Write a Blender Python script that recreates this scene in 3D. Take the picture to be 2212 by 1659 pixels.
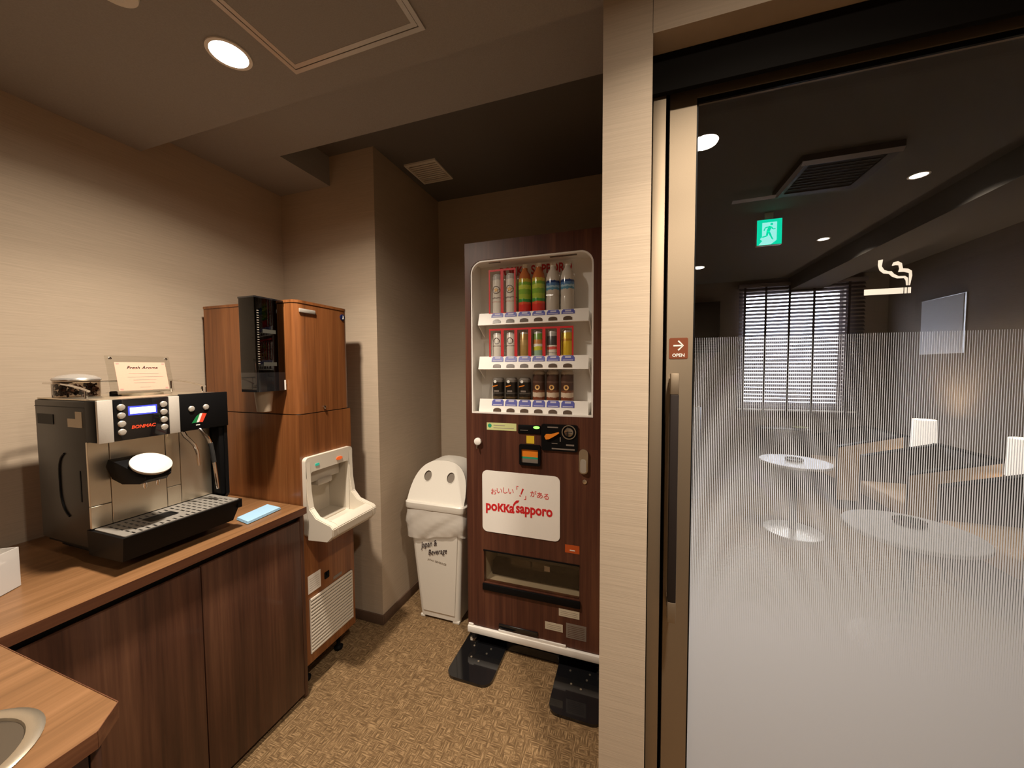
import bpy, bmesh, math, random
from mathutils import Vector, Matrix, Euler
random.seed(7)
for o in list(bpy.data.objects): bpy.data.objects.remove(o)
C = bpy.context.scene.collection
SC = bpy.context.scene
PI = math.pi

# ------------------------------------------------------------------ camera
H = 1.44
yaw, pitch, roll = .322664, -.0453809, -.00470142
cy_, sy_, cp_, sp_ = math.cos(yaw), math.sin(yaw), math.cos(pitch), math.sin(pitch)
fwd = Vector((-sy_*cp_, cy_*cp_, sp_)); rgt = Vector((cy_, sy_, 0)); upv = rgt.cross(fwd)
cr, sr = math.cos(roll), math.sin(roll)
r2 = rgt*cr + upv*sr; u2 = upv*cr - rgt*sr
cam = bpy.data.cameras.new('camera'); camo = bpy.data.objects.new('camera', cam); C.objects.link(camo)
camo.matrix_world = Matrix(((r2.x,u2.x,-fwd.x,0),(r2.y,u2.y,-fwd.y,0),(r2.z,u2.z,-fwd.z,H),(0,0,0,1)))
cam.sensor_fit = 'HORIZONTAL'; cam.sensor_width = 36; cam.lens = 36*776.317/2212
cam.clip_start = .02; cam.clip_end = 60
SC.camera = camo

# ------------------------------------------------------------------ world (daylight outside the smoking-room window)
w = bpy.data.worlds.new('daylight'); SC.world = w; w.use_nodes = True
bg = w.node_tree.nodes['Background']; bg.inputs[0].default_value = (.74,.80,1,1); bg.inputs[1].default_value = 11

# ------------------------------------------------------------------ lamps (ceiling downlights)
WARM = (1,.86,.70)
def lamp(name, loc, power, r=.05, col=WARM, spread=150):
    l = bpy.data.lights.new(name, 'AREA'); l.shape = 'DISK'; l.size = 2*r; l.energy = power; l.color = col
    l.spread = math.radians(spread)
    o = bpy.data.objects.new(name, l); C.objects.link(o); o.location = loc
    return o
CEIL = 2.36
LAMPS = [(-1.125,.775,27),(.27,.41,24),(.57,-1.65,14),(-1.0,-1.2,3)]  # last lamp is unseen, added to brighten the near worktop
BEAM = [(122,154,168),(104,142,170),(132,162,170),(122,154,168)]
for i,(x,y,p) in enumerate(LAMPS):
    lamp('downlight_bulb', (x,y,CEIL-.006), p*.45, spread=BEAM[i][0])           # beam of the reflector
    lamp('downlight_bulb', (x,y,CEIL-.0062), p*.42, spread=BEAM[i][1])
    lamp('downlight_glow', (x,y,CEIL-.0065), p*.13, spread=BEAM[i][2])      # scattered light of the diffuser
for x,y in ((1.5,2.66),(1.5,3.71)): lamp('smoking_room_bulb', (x,y,2.5-.006), 7, spread=130)

SC.view_settings.view_transform = 'Standard'; SC.view_settings.look = 'None'
SC.view_settings.gamma = 1; SC.view_settings.exposure = 0
SC.view_settings.use_curve_mapping = False
cyc = SC.cycles
cyc.caustics_reflective = False; cyc.caustics_refractive = False
cyc.sample_clamp_indirect = 6; cyc.max_bounces = 8; cyc.diffuse_bounces = 4; cyc.transparent_max_bounces = 16
cyc.use_denoising = True

# ------------------------------------------------------------------ materials
def newmat(name):
    m = bpy.data.materials.new(name); m.use_nodes = True
    nt = m.node_tree; b = nt.nodes['Principled BSDF']
    return m, nt, b
def plain(name, col, rough=.5, metal=0, spec=.5, var=.0, bump=0, bscale=200, emit=None, estr=0, coat=0):
    m, nt, b = newmat(name)
    b.inputs['Base Color'].default_value = (*col,1); b.inputs['Roughness'].default_value = rough
    b.inputs['Metallic'].default_value = metal; b.inputs['Specular IOR Level'].default_value = spec
    b.inputs['Coat Weight'].default_value = coat
    if emit: b.inputs['Emission Color'].default_value = (*emit,1); b.inputs['Emission Strength'].default_value = estr
    N = nt.nodes; L = nt.links
    geo = N.new('ShaderNodeNewGeometry')
    no = N.new('ShaderNodeTexNoise'); no.inputs['Scale'].default_value = bscale; no.inputs['Detail'].default_value = 3
    L.new(geo.outputs['Position'], no.inputs['Vector'])
    if var > 0:
        mx = N.new('ShaderNodeMix'); mx.data_type = 'RGBA'; L.new(no.outputs['Fac'], mx.inputs[0])
        mx.inputs[6].default_value = (*[c*(1-var) for c in col],1); mx.inputs[7].default_value = (*[min(1,c*(1+var)) for c in col],1)
        L.new(mx.outputs[2], b.inputs['Base Color'])
    if bump > 0:
        bp = N.new('ShaderNodeBump'); bp.inputs['Strength'].default_value = bump; bp.inputs['Distance'].default_value = .002
        L.new(no.outputs['Fac'], bp.inputs['Height']); L.new(bp.outputs[0], b.inputs['Normal'])
    return m
def mapped(nt, sc):
    geo = nt.nodes.new('ShaderNodeNewGeometry'); mp = nt.nodes.new('ShaderNodeMapping'); mp.inputs['Scale'].default_value = sc
    nt.links.new(geo.outputs['Position'], mp.inputs['Vector']); return mp.outputs[0]
def noise(nt, vec, scale=1, detail=4, rough=.5):
    n = nt.nodes.new('ShaderNodeTexNoise'); n.inputs['Scale'].default_value = scale; n.inputs['Detail'].default_value = detail
    n.inputs['Roughness'].default_value = rough; nt.links.new(vec, n.inputs['Vector']); return n.outputs['Fac']
def ramp(nt, fac, stops, interp='LINEAR'):
    r = nt.nodes.new('ShaderNodeValToRGB'); r.color_ramp.interpolation = interp; e = r.color_ramp.elements
    while len(e) > 1: e.remove(e[-1])
    e[0].position = stops[0][0]; e[0].color = (*stops[0][1],1)
    for p,c in stops[1:]:
        k = e.new(p); k.color = (*c,1)
    nt.links.new(fac, r.inputs[0]); return r.outputs[0]
def math2(nt, op, a, b=None):
    n = nt.nodes.new('ShaderNodeMath'); n.operation = op
    for i,v in enumerate((a,b)):
        if v is None: continue
        if isinstance(v,(int,float)): n.inputs[i].default_value = v
        else: nt.links.new(v, n.inputs[i])
    return n.outputs[0]
def bump(nt, b, h, strength, dist=.002):
    bp = nt.nodes.new('ShaderNodeBump'); bp.inputs['Strength'].default_value = strength; bp.inputs['Distance'].default_value = dist
    nt.links.new(h, bp.inputs['Height']); nt.links.new(bp.outputs[0], b.inputs['Normal'])
def wallpaper(name, col, var=.07):
    m, nt, b = newmat(name)
    f = noise(nt, mapped(nt,(7,7,330)), 1, 4, .6); g = noise(nt, mapped(nt,(1.4,1.4,1.4)), 1, 2)
    f2 = math2(nt,'ADD', math2(nt,'MULTIPLY',f,.85), math2(nt,'MULTIPLY',g,.15))
    c = ramp(nt, f2, [(.3,tuple(x*(1-var*1.6) for x in col)),(.7,tuple(x*(1+var) for x in col))])
    nt.links.new(c, b.inputs['Base Color']); b.inputs['Roughness'].default_value = .8
    b.inputs['Specular IOR Level'].default_value = .25
    bump(nt, b, f, .22, .0012); return m
def wood(name, dark, mid, light, axis='z', rough=.4, coat=0., sc=1., off=0):
    m, nt, b = newmat(name)
    lo, hi = 1.1*sc, 26*sc
    s = {'z':(hi,hi,lo),'y':(hi,lo,hi),'x':(lo,hi,hi)}[axis]; s2 = tuple(v*.22 for v in s); s3 = tuple(v*(5 if v==hi else 3) for v in s)
    a = noise(nt, mapped(nt,s), 1, 6, .62); c = noise(nt, mapped(nt,s2), 1, 3); d = noise(nt, mapped(nt,s3), 1, 3)
    f = math2(nt,'ADD', math2(nt,'MULTIPLY',a,.5), math2(nt,'ADD', math2(nt,'MULTIPLY',c,.3), math2(nt,'MULTIPLY',d,.2)))
    col = ramp(nt, f, [(.36,dark),(.5,mid),(.64,light)])
    nt.links.new(col, b.inputs['Base Color']); b.inputs['Roughness'].default_value = rough; b.inputs['Coat Weight'].default_value = coat
    b.inputs['Specular IOR Level'].default_value = .35
    bump(nt, b, f, .12, .001); return m
def clear(name, tint=(.93,.96,.95), refl=1.0, rough=0.0):
    m, nt, b = newmat(name); nt.nodes.remove(b); N = nt.nodes; L = nt.links
    t = N.new('ShaderNodeBsdfTransparent'); t.inputs[0].default_value = (*tint,1)
    g = N.new('ShaderNodeBsdfGlossy'); g.inputs['Roughness'].default_value = rough
    lw = N.new('ShaderNodeLayerWeight'); lw.inputs['Blend'].default_value = .5
    fr = math2(nt,'ADD', math2(nt,'MULTIPLY', math2(nt,'POWER', lw.outputs['Facing'], 5), .96), .04)
    mx = N.new('ShaderNodeMixShader'); L.new(math2(nt,'MULTIPLY',fr,refl), mx.inputs[0])
    L.new(t.outputs[0], mx.inputs[1]); L.new(g.outputs[0], mx.inputs[2]); L.new(mx.outputs[0], N['Material Output'].inputs[0])
    return m
def bands(name, stops, height, rough=.3, metal=0.):
    """print that changes with height on a can or bottle: stops = (fraction, colour)"""
    m, nt, b = newmat(name)
    tc = nt.nodes.new('ShaderNodeTexCoord'); sx = nt.nodes.new('ShaderNodeSeparateXYZ'); nt.links.new(tc.outputs['Object'], sx.inputs[0])
    f = math2(nt,'DIVIDE', sx.outputs[2], height)
    w_ = noise(nt, tc.outputs['Object'], 90, 2); f = math2(nt,'ADD', f, math2(nt,'MULTIPLY', math2(nt,'SUBTRACT',w_,.5), .06))
    nt.links.new(ramp(nt, f, stops, 'CONSTANT'), b.inputs['Base Color'])
    b.inputs['Roughness'].default_value = rough; b.inputs['Metallic'].default_value = metal; return m

M = {}
M['wall'] = wallpaper('beige_woven_wallpaper', (.53,.43,.325))
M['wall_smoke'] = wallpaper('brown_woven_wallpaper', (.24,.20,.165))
M['ceil'] = plain('brown_grey_ceiling', (.33,.315,.30), .9, spec=.2, var=.12, bump=.3, bscale=260)
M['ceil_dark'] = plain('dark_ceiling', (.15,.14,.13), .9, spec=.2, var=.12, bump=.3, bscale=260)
M['alu'] = plain('aluminium_trim', (.62,.60,.57), .35, metal=.6, var=.04)
M['white'] = plain('white_plastic', (.80,.76,.68), .35, var=.02)
M['white_paint'] = plain('white_painted_metal', (.92,.885,.83), .4, var=.02)
M['ivory'] = plain('ivory_plastic', (.74,.68,.58), .3, var=.02)
M['black'] = plain('black_plastic', (.005,.005,.0055), .45, spec=.12, var=.1)
M['black_gloss'] = plain('black_gloss_plastic', (.008,.008,.009), .08, coat=.5)
M['black_metal'] = plain('black_painted_steel', (.012,.012,.013), .22, spec=.6, var=.1)
M['dark_grey'] = plain('dark_grey_steel_casing', (.036,.034,.031), .40, metal=.35, var=.08, bscale=30)
M['steel'] = plain('brushed_steel', (.72,.64,.51), .30, metal=.92, var=.05, bump=.05, bscale=600)
M['steel_plate'] = plain('matt_steel_plate', (.66,.62,.56), .42, metal=.35, var=.04)
M['grille_steel'] = plain('grey_steel_grille', (.33,.31,.28), .42, metal=.4)
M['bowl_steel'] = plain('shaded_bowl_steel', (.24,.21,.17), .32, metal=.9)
M['silver'] = plain('silver_plastic', (.62,.58,.52), .3, metal=.5)
M['chrome'] = plain('chrome', (.8,.78,.75), .08, metal=1)
M['champagne'] = plain('champagne_metal', (.36,.29,.21), .60, metal=1, var=.05, bump=.05, bscale=500)
M['smoked_tab'] = plain('dark_grey_tab',(.05,.05,.042),.4)
M['rubber'] = plain('rubber', (.02,.02,.02), .8)
M['recess'] = plain('dark_recess', (.01,.009,.008), .9)
M['baseboard'] = plain('brown_vinyl_baseboard', (.105,.062,.040), .5, var=.1)
M['cabinet'] = wood('walnut_veneer', (.045,.019,.012),(.095,.040,.023),(.155,.070,.038),'z',.34,.15)
M['counter'] = wood('teak_laminate_worktop', (.155,.076,.031),(.215,.107,.045),(.28,.143,.065),'y',.33,.1,1.6)
M['counter_edge'] = wood('walnut_edge_band', (.07,.027,.014),(.12,.045,.022),(.20,.085,.04),'y',.35,.1)
M['disp'] = wood('teak_veneer', (.13,.045,.014),(.235,.085,.027),(.33,.135,.045),'z',.30,.2)
M['mahogany'] = wood('mahogany_sheet', (.048,.017,.011),(.092,.032,.019),(.155,.060,.031),'z',.42,0.)
M['paper'] = plain('white_paper', (.80,.76,.70), .8)
M['cream_label'] = plain('cream_label', (.62,.55,.42), .6, var=.05)
M['grey_label'] = plain('grey_metal_label', (.26,.22,.19), .5, metal=.3)
M['red'] = plain('red_print', (.65,.018,.022), .5)
M['darkred'] = plain('dark_red_print', (.32,.01,.02), .5)
M['ink'] = plain('dark_ink', (.03,.015,.02), .6)
M['grey_ink'] = plain('grey_ink', (.33,.28,.23), .6)
M['white_print'] = plain('white_print', (.85,.83,.78), .5)
M['brand_red'] = plain('red_orange_print',(.80,.08,.03),.4)
M['orange'] = plain('orange_plastic', (.80,.24,.02), .4)
M['orange_label'] = plain('orange_label', (.50,.085,.012), .5)
M['green_print'] = plain('green_print', (.02,.33,.18), .5)
M['yellow'] = plain('yellow_label', (.75,.52,.03), .5)
M['yellow_green'] = plain('pale_green_label', (.62,.66,.30), .5)
M['blue_label'] = plain('blue_price_label', (.085,.095,.40), .4)
M['lilac'] = plain('pale_lilac_print', (.55,.53,.66), .5)
M['button'] = plain('brown_smoked_button', (.10,.065,.045), .25)
M['led'] = plain('green_led', (.1,.8,.1), .4, emit=(.25,1,.1), estr=2.2)
M['lcd'] = plain('lcd_white', (.8,.85,1), .4, emit=(.75,.85,1), estr=2.2)
M['lcd_blue'] = plain('lcd_blue_edge', (.05,.06,.5), .4, emit=(.05,.08,.9), estr=.5)
M['pane'] = clear('clear_glass', (.97,.97,.96), .9)
M['case_glass'] = clear('showcase_glass', (1,1,1), .4)
M['acrylic'] = clear('clear_acrylic', (.955,.955,.94), 1.2)
M['hopper'] = clear('tinted_hopper', (.62,.56,.50), 1.2)
M['smoked'] = clear('smoked_acrylic', (.16,.14,.13), 1.3)
M['lens'] = plain('lit_lamp_diffuser', (1,1,1), .5, emit=(1,.93,.82), estr=14)
M['towel'] = plain('light_blue_cloth', (.33,.56,.78), .95, var=.12, bump=.6, bscale=700)
M['pink_card'] = plain('pale_pink_card', (.66,.38,.28), .7, var=.03)
M['beans'] = plain('coffee_beans', (.05,.018,.008), .35, var=.4)
M['leather'] = plain('dark_brown_leather', (.045,.032,.026), .5, var=.1)
M['leather_out'] = plain('tan_leather', (.62,.42,.26), .55, var=.05)
M['table_top'] = plain('pale_grey_laminate', (.60,.62,.68), .3)
M['shade'] = plain('lit_fabric_shade', (.9,.88,.85), .8, emit=(1,.9,.80), estr=.95)
M['blind'] = plain('dark_brown_slat', (.17,.14,.14), .5)
M['blind_tape'] = plain('brown_ladder_tape', (.035,.025,.028), .8)
M['poster'] = plain('pale_grey_poster', (.62,.62,.64), .6)
M['grey_cyl'] = plain('grey_metal', (.4,.4,.43), .35, metal=.6)
M['exit_green'] = plain('exit_sign_green', (.0,.5,.3), .4, emit=(.0,.72,.42), estr=1.0)
M['exit_white'] = plain('exit_sign_white', (.6,.9,.85), .4, emit=(.35,.95,.88), estr=1.0)
M['matt_black'] = plain('matt_black',(.008,.007,.006),.8,spec=.1); M['grip'] = plain('dark_grip',(.022,.016,.014),.6,spec=.2); M['bag'] = None

# translucent rubbish bag / box
def translucent(name, col, t=.45, rough=.4):
    m, nt, b = newmat(name); N = nt.nodes; L = nt.links
    b.inputs['Base Color'].default_value = (*col,1); b.inputs['Roughness'].default_value = rough
    tr = N.new('ShaderNodeBsdfTransparent'); mx = N.new('ShaderNodeMixShader'); mx.inputs[0].default_value = t
    L.new(b.outputs[0], mx.inputs[1]); L.new(tr.outputs[0], mx.inputs[2]); L.new(mx.outputs[0], N['Material Output'].inputs[0]); return m
M['bag'] = translucent('white_bag_film', (.78,.73,.66), .30, .35)
M['box'] = translucent('milky_plastic', (.80,.78,.76), .28, .25)
M['water_bottle'] = translucent('clear_bottle', (.78,.74,.68), .45, .08)

# carpet
def carpet():
    m, nt, b = newmat('brown_woven_carpet')
    fx = noise(nt, mapped(nt,(22,270,1)), 1, 3, .6); fy = noise(nt, mapped(nt,(270,22,1)), 1, 3, .6)
    N = nt.nodes; L = nt.links
    sel = ramp(nt, noise(nt, mapped(nt,(34,34,1)), 1, 1), [(.46,(0,0,0)),(.54,(1,1,1))])
    mx = N.new('ShaderNodeMix'); mx.data_type = 'FLOAT'; L.new(sel, mx.inputs[0]); L.new(fx, mx.inputs[2]); L.new(fy, mx.inputs[3])
    col = ramp(nt, mx.outputs[0], [(.38,(.125,.076,.037)),(.50,(.20,.125,.062)),(.62,(.38,.25,.13))])
    L.new(col, b.inputs['Base Color']); b.inputs['Roughness'].default_value = .95; b.inputs['Specular IOR Level'].default_value = .1
    bump(nt, b, mx.outputs[0], .6, .003); return m
M['carpet'] = carpet()

# striped gradient film on the sliding door: frosted vertical lines that widen downwards
def film():
    m, nt, b = newmat('striped_frosted_film'); N = nt.nodes; L = nt.links
    geo = N.new('ShaderNodeNewGeometry'); s = N.new('ShaderNodeSeparateXYZ'); L.new(geo.outputs['Position'], s.inputs[0])
    fr = math2(nt,'FRACT', math2(nt,'MULTIPLY', s.outputs[0], 1/.0041))
    mr = N.new('ShaderNodeMapRange'); mr.inputs[1].default_value = 1.515; mr.inputs[2].default_value = .68
    mr.inputs[3].default_value = 0; mr.inputs[4].default_value = 1; L.new(s.outputs[2], mr.inputs[0])
    wdt = math2(nt,'ADD', math2(nt,'MULTIPLY', math2(nt,'POWER', mr.outputs[0], 1.15), 1.05), .19)
    d = math2(nt,'MULTIPLY', math2(nt,'SUBTRACT', wdt, fr), 4.5)
    st = nt.nodes.new('ShaderNodeClamp'); L.new(d, st.inputs[0])
    top = math2(nt,'LESS_THAN', s.outputs[2], 1.515)
    fac = math2(nt,'MULTIPLY', math2(nt,'MULTIPLY', st.outputs[0], top), .97)
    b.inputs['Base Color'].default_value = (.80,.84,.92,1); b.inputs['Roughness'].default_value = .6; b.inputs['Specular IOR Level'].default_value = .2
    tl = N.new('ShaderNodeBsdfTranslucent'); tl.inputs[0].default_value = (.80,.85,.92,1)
    m1 = N.new('ShaderNodeMixShader'); m1.inputs[0].default_value = .22; L.new(b.outputs[0], m1.inputs[1]); L.new(tl.outputs[0], m1.inputs[2])
    tr = N.new('ShaderNodeBsdfTransparent'); m2 = N.new('ShaderNodeMixShader')
    L.new(fac, m2.inputs[0]); L.new(tr.outputs[0], m2.inputs[1]); L.new(m1.outputs[0], m2.inputs[2]); L.new(m2.outputs[0], N['Material Output'].inputs[0])
    return m
M['film'] = film()

# ------------------------------------------------------------------ geometry helpers
def BM(): return bmesh.new()
def box(bm, x0,x1,y0,y1,z0,z1, r=0, seg=2):
    vs = [bm.verts.new(p) for p in ((x0,y0,z0),(x1,y0,z0),(x1,y1,z0),(x0,y1,z0),(x0,y0,z1),(x1,y0,z1),(x1,y1,z1),(x0,y1,z1))]
    fs = [bm.faces.new([vs[i] for i in f]) for f in ((3,2,1,0),(4,5,6,7),(0,1,5,4),(1,2,6,5),(2,3,7,6),(3,0,4,7))]
    if r > 0:
        es = list({e for f in fs for e in f.edges})
        bmesh.ops.bevel(bm, geom=es, offset=r, segments=seg, affect='EDGES', profile=.5)
    return bm
def hexa(bm, lo, hi):
    """solid from two quads (lists of four points)"""
    a = [bm.verts.new(p) for p in lo]; b = [bm.verts.new(p) for p in hi]
    bm.faces.new(a[::-1]); bm.faces.new(b)
    for i in range(4): bm.faces.new((a[i],a[(i+1)%4],b[(i+1)%4],b[i]))
    return bm
def loft(bm, rings, caps=True):
    rs = [[bm.verts.new(p) for p in r] for r in rings]; n = len(rs[0])
    for a,b in zip(rs, rs[1:]):
        for i in range(n): bm.faces.new((a[i],a[(i+1)%n],b[(i+1)%n],b[i]))
    if caps: bm.faces.new(rs[0][::-1]); bm.faces.new(rs[-1])
    return bm
def lathe(bm, c, prof, seg=28, axis=(0,0,1), caps=True):
    q = Vector((0,0,1)).rotation_difference(Vector(axis)); c = Vector(c)
    return loft(bm, [[c + q @ Vector((r*math.cos(2*PI*i/seg), r*math.sin(2*PI*i/seg), z)) for i in range(seg)] for r,z in prof], caps)
def tube(bm, pts, r, seg=10):
    pts = [Vector(p) for p in pts]; rings = []; up = None
    for i,p in enumerate(pts):
        t = (pts[min(i+1,len(pts)-1)] - pts[max(i-1,0)]).normalized()
        if up is None: up = t.orthogonal().normalized()
        up = (up - t*up.dot(t)).normalized(); s = t.cross(up)
        rr = r[i] if isinstance(r,(list,tuple)) else r
        rings.append([p + up*rr*math.cos(2*PI*k/seg) + s*rr*math.sin(2*PI*k/seg) for k in range(seg)])
    return loft(bm, rings)
def bez(p0,p1,p2,n=8):
    p0,p1,p2 = Vector(p0),Vector(p1),Vector(p2)
    return [p0*(1-t)**2 + p1*2*t*(1-t) + p2*t*t for t in [k/n for k in range(n+1)]]
def rrect(a0,a1,b0,b1,r,seg=6, corners=(1,1,1,1)):
    out = []
    for (ca,cb,st,on) in ((a1-r,b1-r,0,corners[0]),(a0+r,b1-r,90,corners[1]),(a0+r,b0+r,180,corners[2]),(a1-r,b0+r,270,corners[3])):
        if on and r>0:
            for k in range(seg+1):
                t = math.radians(st+90*k/seg); out.append((ca+r*math.cos(t), cb+r*math.sin(t)))
        else:
            t = math.radians(st+45); out.append((a1 if math.cos(t)>0 else a0, b1 if math.sin(t)>0 else b0))
    return out
def circ(a,b,r,seg=20,rb=None): return [(a+r*math.cos(2*PI*k/seg), b+(rb or r)*math.sin(2*PI*k/seg)) for k in range(seg)]
def XZ(y): return lambda a,b: (a,y,b)
def YZ(x): return lambda a,b: (x,a,b)
def XY(z): return lambda a,b: (a,b,z)
def plate(bm, outer, holes, fn, vec):
    """flat plate with holes, given as 2-D loops, placed by fn and thickened along vec"""
    old = set(bm.faces); edges = []
    for loop in [outer]+list(holes):
        vs = [bm.verts.new(fn(*p)) for p in loop]
        edges += [bm.edges.new((vs[i],vs[(i+1)%len(vs)])) for i in range(len(vs))]
    bmesh.ops.triangle_fill(bm, use_beauty=True, use_dissolve=False, edges=edges)
    fs = [f for f in bm.faces if f not in old]
    ret = bmesh.ops.extrude_face_region(bm, geom=fs)
    bmesh.ops.translate(bm, vec=vec, verts=[v for v in ret['geom'] if isinstance(v, bmesh.types.BMVert)])
    return bm
ORG = {}
def finish(name, bm, mat, org, smooth=True):
    bmesh.ops.recalc_face_normals(bm, faces=bm.faces)
    me = bpy.data.meshes.new(name); bm.to_mesh(me); bm.free()
    me.transform(Matrix.Translation(-Vector(org)))
    if smooth:
        me.shade_smooth(); me.set_sharp_from_angle(angle=math.radians(33))
    if mat: me.materials.append(M[mat] if isinstance(mat,str) else mat)
    o = bpy.data.objects.new(name, me); C.objects.link(o); return o
def thing(name, label, cat, loc, group=None):
    o = bpy.data.objects.new(name, None); C.objects.link(o); o.location = loc; o.empty_display_size = .05
    o['label'] = label; o['category'] = cat
    if group: o['group'] = group
    ORG[o.name] = Vector(loc); return o
def part(name, bm, mat, parent, label=None, kind=None):
    org = ORG[parent.name]; o = finish(name, bm, mat, org); o.parent = parent; ORG[o.name] = org
    if label: o['label'] = label
    if kind: o['kind'] = kind
    return o
def single(name, bm, mat, label, cat, loc, group=None, kind=None):
    o = finish(name, bm, mat, loc); o.location = loc; o['label'] = label; o['category'] = cat; ORG[o.name] = Vector(loc)
    if group: o['group'] = group
    if kind: o['kind'] = kind
    return o
def struct(name, bm, mat, loc=(0,0,0)):
    o = finish(name, bm, mat, loc); o.location = loc; o['kind'] = 'structure'; ORG[o.name] = Vector(loc); return o
def dup(root, delta, label=None, group=None):
    r = root.copy(); C.objects.link(r); r.location = root.location + Vector(delta)
    ORG[r.name] = r.location.copy()
    if label: r['label'] = label
    if group: r['group'] = group
    for ch in list(root.children):
        c = ch.copy(); C.objects.link(c); c.parent = r
        for g in list(ch.children):
            d = g.copy(); C.objects.link(d); d.parent = c
    return r
def dup_part(o, delta):
    c = o.copy(); C.objects.link(c); c.location = o.location + Vector(delta); return c
def text(body, size, origin, face, mat, parent, name='lettering', align='CENTER', bold=0, shear=0, sx=1, depth=.0004, spacing=1, rot=0, label=None):
    """face: '+x' reads along +y, '-y' reads along +x, facing that way"""
    cu = bpy.data.curves.new('t','FONT'); cu.body = body; cu.size = size; cu.align_x = align; cu.align_y = 'CENTER'
    cu.offset = bold; cu.shear = shear; cu.extrude = depth; cu.resolution_u = 3; cu.space_character = spacing
    to = bpy.data.objects.new('t',cu); C.objects.link(to)
    dg = bpy.context.evaluated_depsgraph_get(); dg.update()
    me = bpy.data.meshes.new_from_object(to.evaluated_get(dg)); bpy.data.objects.remove(to); bpy.data.curves.remove(cu)
    base = Matrix.Rotation(PI/2,4,'X')
    if face == '+x': base = Matrix.Rotation(PI/2,4,'Z') @ base
    if face == '+z': base = Matrix.Identity(4)
    org = ORG[parent.name]
    me.transform(Matrix.Translation(Vector(origin)-org) @ base @ Matrix.Rotation(rot,4,'Z') @ Matrix.Diagonal((sx,1,1,1)))
    me.materials.clear(); me.materials.append(M[mat]); me.name = name
    o = bpy.data.objects.new(name, me); C.objects.link(o); o.parent = parent; ORG[o.name] = org
    if label: o['label'] = label
    return o

# ================================================================== THE SETTING
ZS, ZA, ZK = 2.456, 2.615, 2.50        # soffit, alcove ceiling, smoking-room ceiling
XW, YB, XP0, XP1, YD = -1.978, 1.626, -.0735, .038, .92
struct('floor', box(BM(),-2.1,2.9,-2.75,5.4,-.1,0), 'carpet')
struct('wall_left', box(BM(),-2.1,XW,-2.75,YB+.02,0,2.8), 'wall')
struct('wall_back', box(BM(),-2.1,-1.314,YB,2.42,0,2.8), 'wall')
struct('wall_alcove', box(BM(),-1.33,XP0+.02,2.30,2.42,0,2.8), 'wall')
struct('wall_partition', box(BM(),XP0,XP1,YD,5.3,0,2.8), 'wall')
bm = BM(); box(bm,XP1-.001,2.9,YD,1.12,2.205,2.8); box(bm,1.75,2.9,YD,1.12,0,2.206); struct('wall_doorway', bm, 'wall')
struct('wall_rear', box(BM(),-2.1,2.9,-2.85,-2.7,0,2.8), 'wall')
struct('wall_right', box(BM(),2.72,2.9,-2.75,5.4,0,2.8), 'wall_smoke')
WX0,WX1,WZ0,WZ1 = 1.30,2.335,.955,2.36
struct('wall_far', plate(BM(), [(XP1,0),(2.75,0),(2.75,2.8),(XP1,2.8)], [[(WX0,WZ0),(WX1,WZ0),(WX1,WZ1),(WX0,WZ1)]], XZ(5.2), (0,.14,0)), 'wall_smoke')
bm = BM(); box(bm,-2.1,XP0+.02,-2.75,.984,CEIL,ZS+.02); box(bm,XP0+.019,2.9,-2.75,YD+.01,CEIL,ZS+.02); struct('ceiling', bm, 'ceil')
bm = BM(); box(bm,-2.1,XP0+.02,.975,1.326,ZS,ZA+.02); box(bm,-2.1,-1.609,1.325,YB+.02,ZS,ZA+.02); struct('ceiling', bm, 'ceil')
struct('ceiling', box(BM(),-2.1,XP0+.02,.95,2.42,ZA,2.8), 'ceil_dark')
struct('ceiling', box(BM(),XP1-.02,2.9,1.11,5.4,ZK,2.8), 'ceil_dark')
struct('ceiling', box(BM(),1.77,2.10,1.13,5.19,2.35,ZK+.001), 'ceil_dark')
# baseboards
struct('baseboard_back', box(BM(),-1.978,-1.306,YB-.009,YB,.001,.056,.002), 'baseboard')
struct('baseboard_alcove', box(BM(),-1.314,-1.305,YB,2.30,.001,.056,.002), 'baseboard')
struct('baseboard_alcove', box(BM(),-1.305,XP0,2.291,2.30,.001,.056,.002), 'baseboard')

# sliding door with its jamb
jm = struct('trim_1', box(BM(),XP1+.006,XP1+.036,1.0,1.06,.001,2.204,.001), 'champagne')
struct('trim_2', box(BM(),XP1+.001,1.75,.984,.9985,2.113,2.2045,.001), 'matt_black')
struct('gap_shade_backing', box(BM(),XP1+.0005,.095,1.0665,1.115,.001,2.204), 'matt_black')  # black backing added behind the jamb gap, paints the shade in it
rt = thing('door_1','',' ',(.083,1.03,0)); del rt['label']; del rt['category']; rt['kind']='structure'
DX0, DX1, GX0, GX1, GZ0, GZ1 = .0855, 1.72, .1475, 1.64, .10, 2.113
dy = 1.03
part('door_frame', plate(BM(), [(DX0,.012),(DX1,.012),(DX1,2.20),(DX0,2.20)], [[(GX0,GZ0),(GX1,GZ0),(GX1,GZ1),(GX0,GZ1)]], XZ(dy), (0,.035,0)), 'champagne', rt)
bm = BM(); box(bm,GX0,GX1,dy+.004,dy+.010,GZ1-.012,GZ1); box(bm,GX0,GX0+.004,dy+.004,dy+.010,GZ0,GZ1); part('glazing_bead', bm, 'black', rt)
part('glass_pane', box(BM(),GX0-.002,GX1+.002,dy+.014,dy+.020,GZ0-.002,GZ1+.002), 'pane', rt)
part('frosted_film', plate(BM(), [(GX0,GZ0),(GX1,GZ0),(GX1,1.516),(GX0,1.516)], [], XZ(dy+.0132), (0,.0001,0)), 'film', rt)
hd = part('door_handle', box(BM(),.0905,.1095,.962,.985,.845,1.372,.002), 'grip', rt, 'dark wooden grip')
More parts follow.
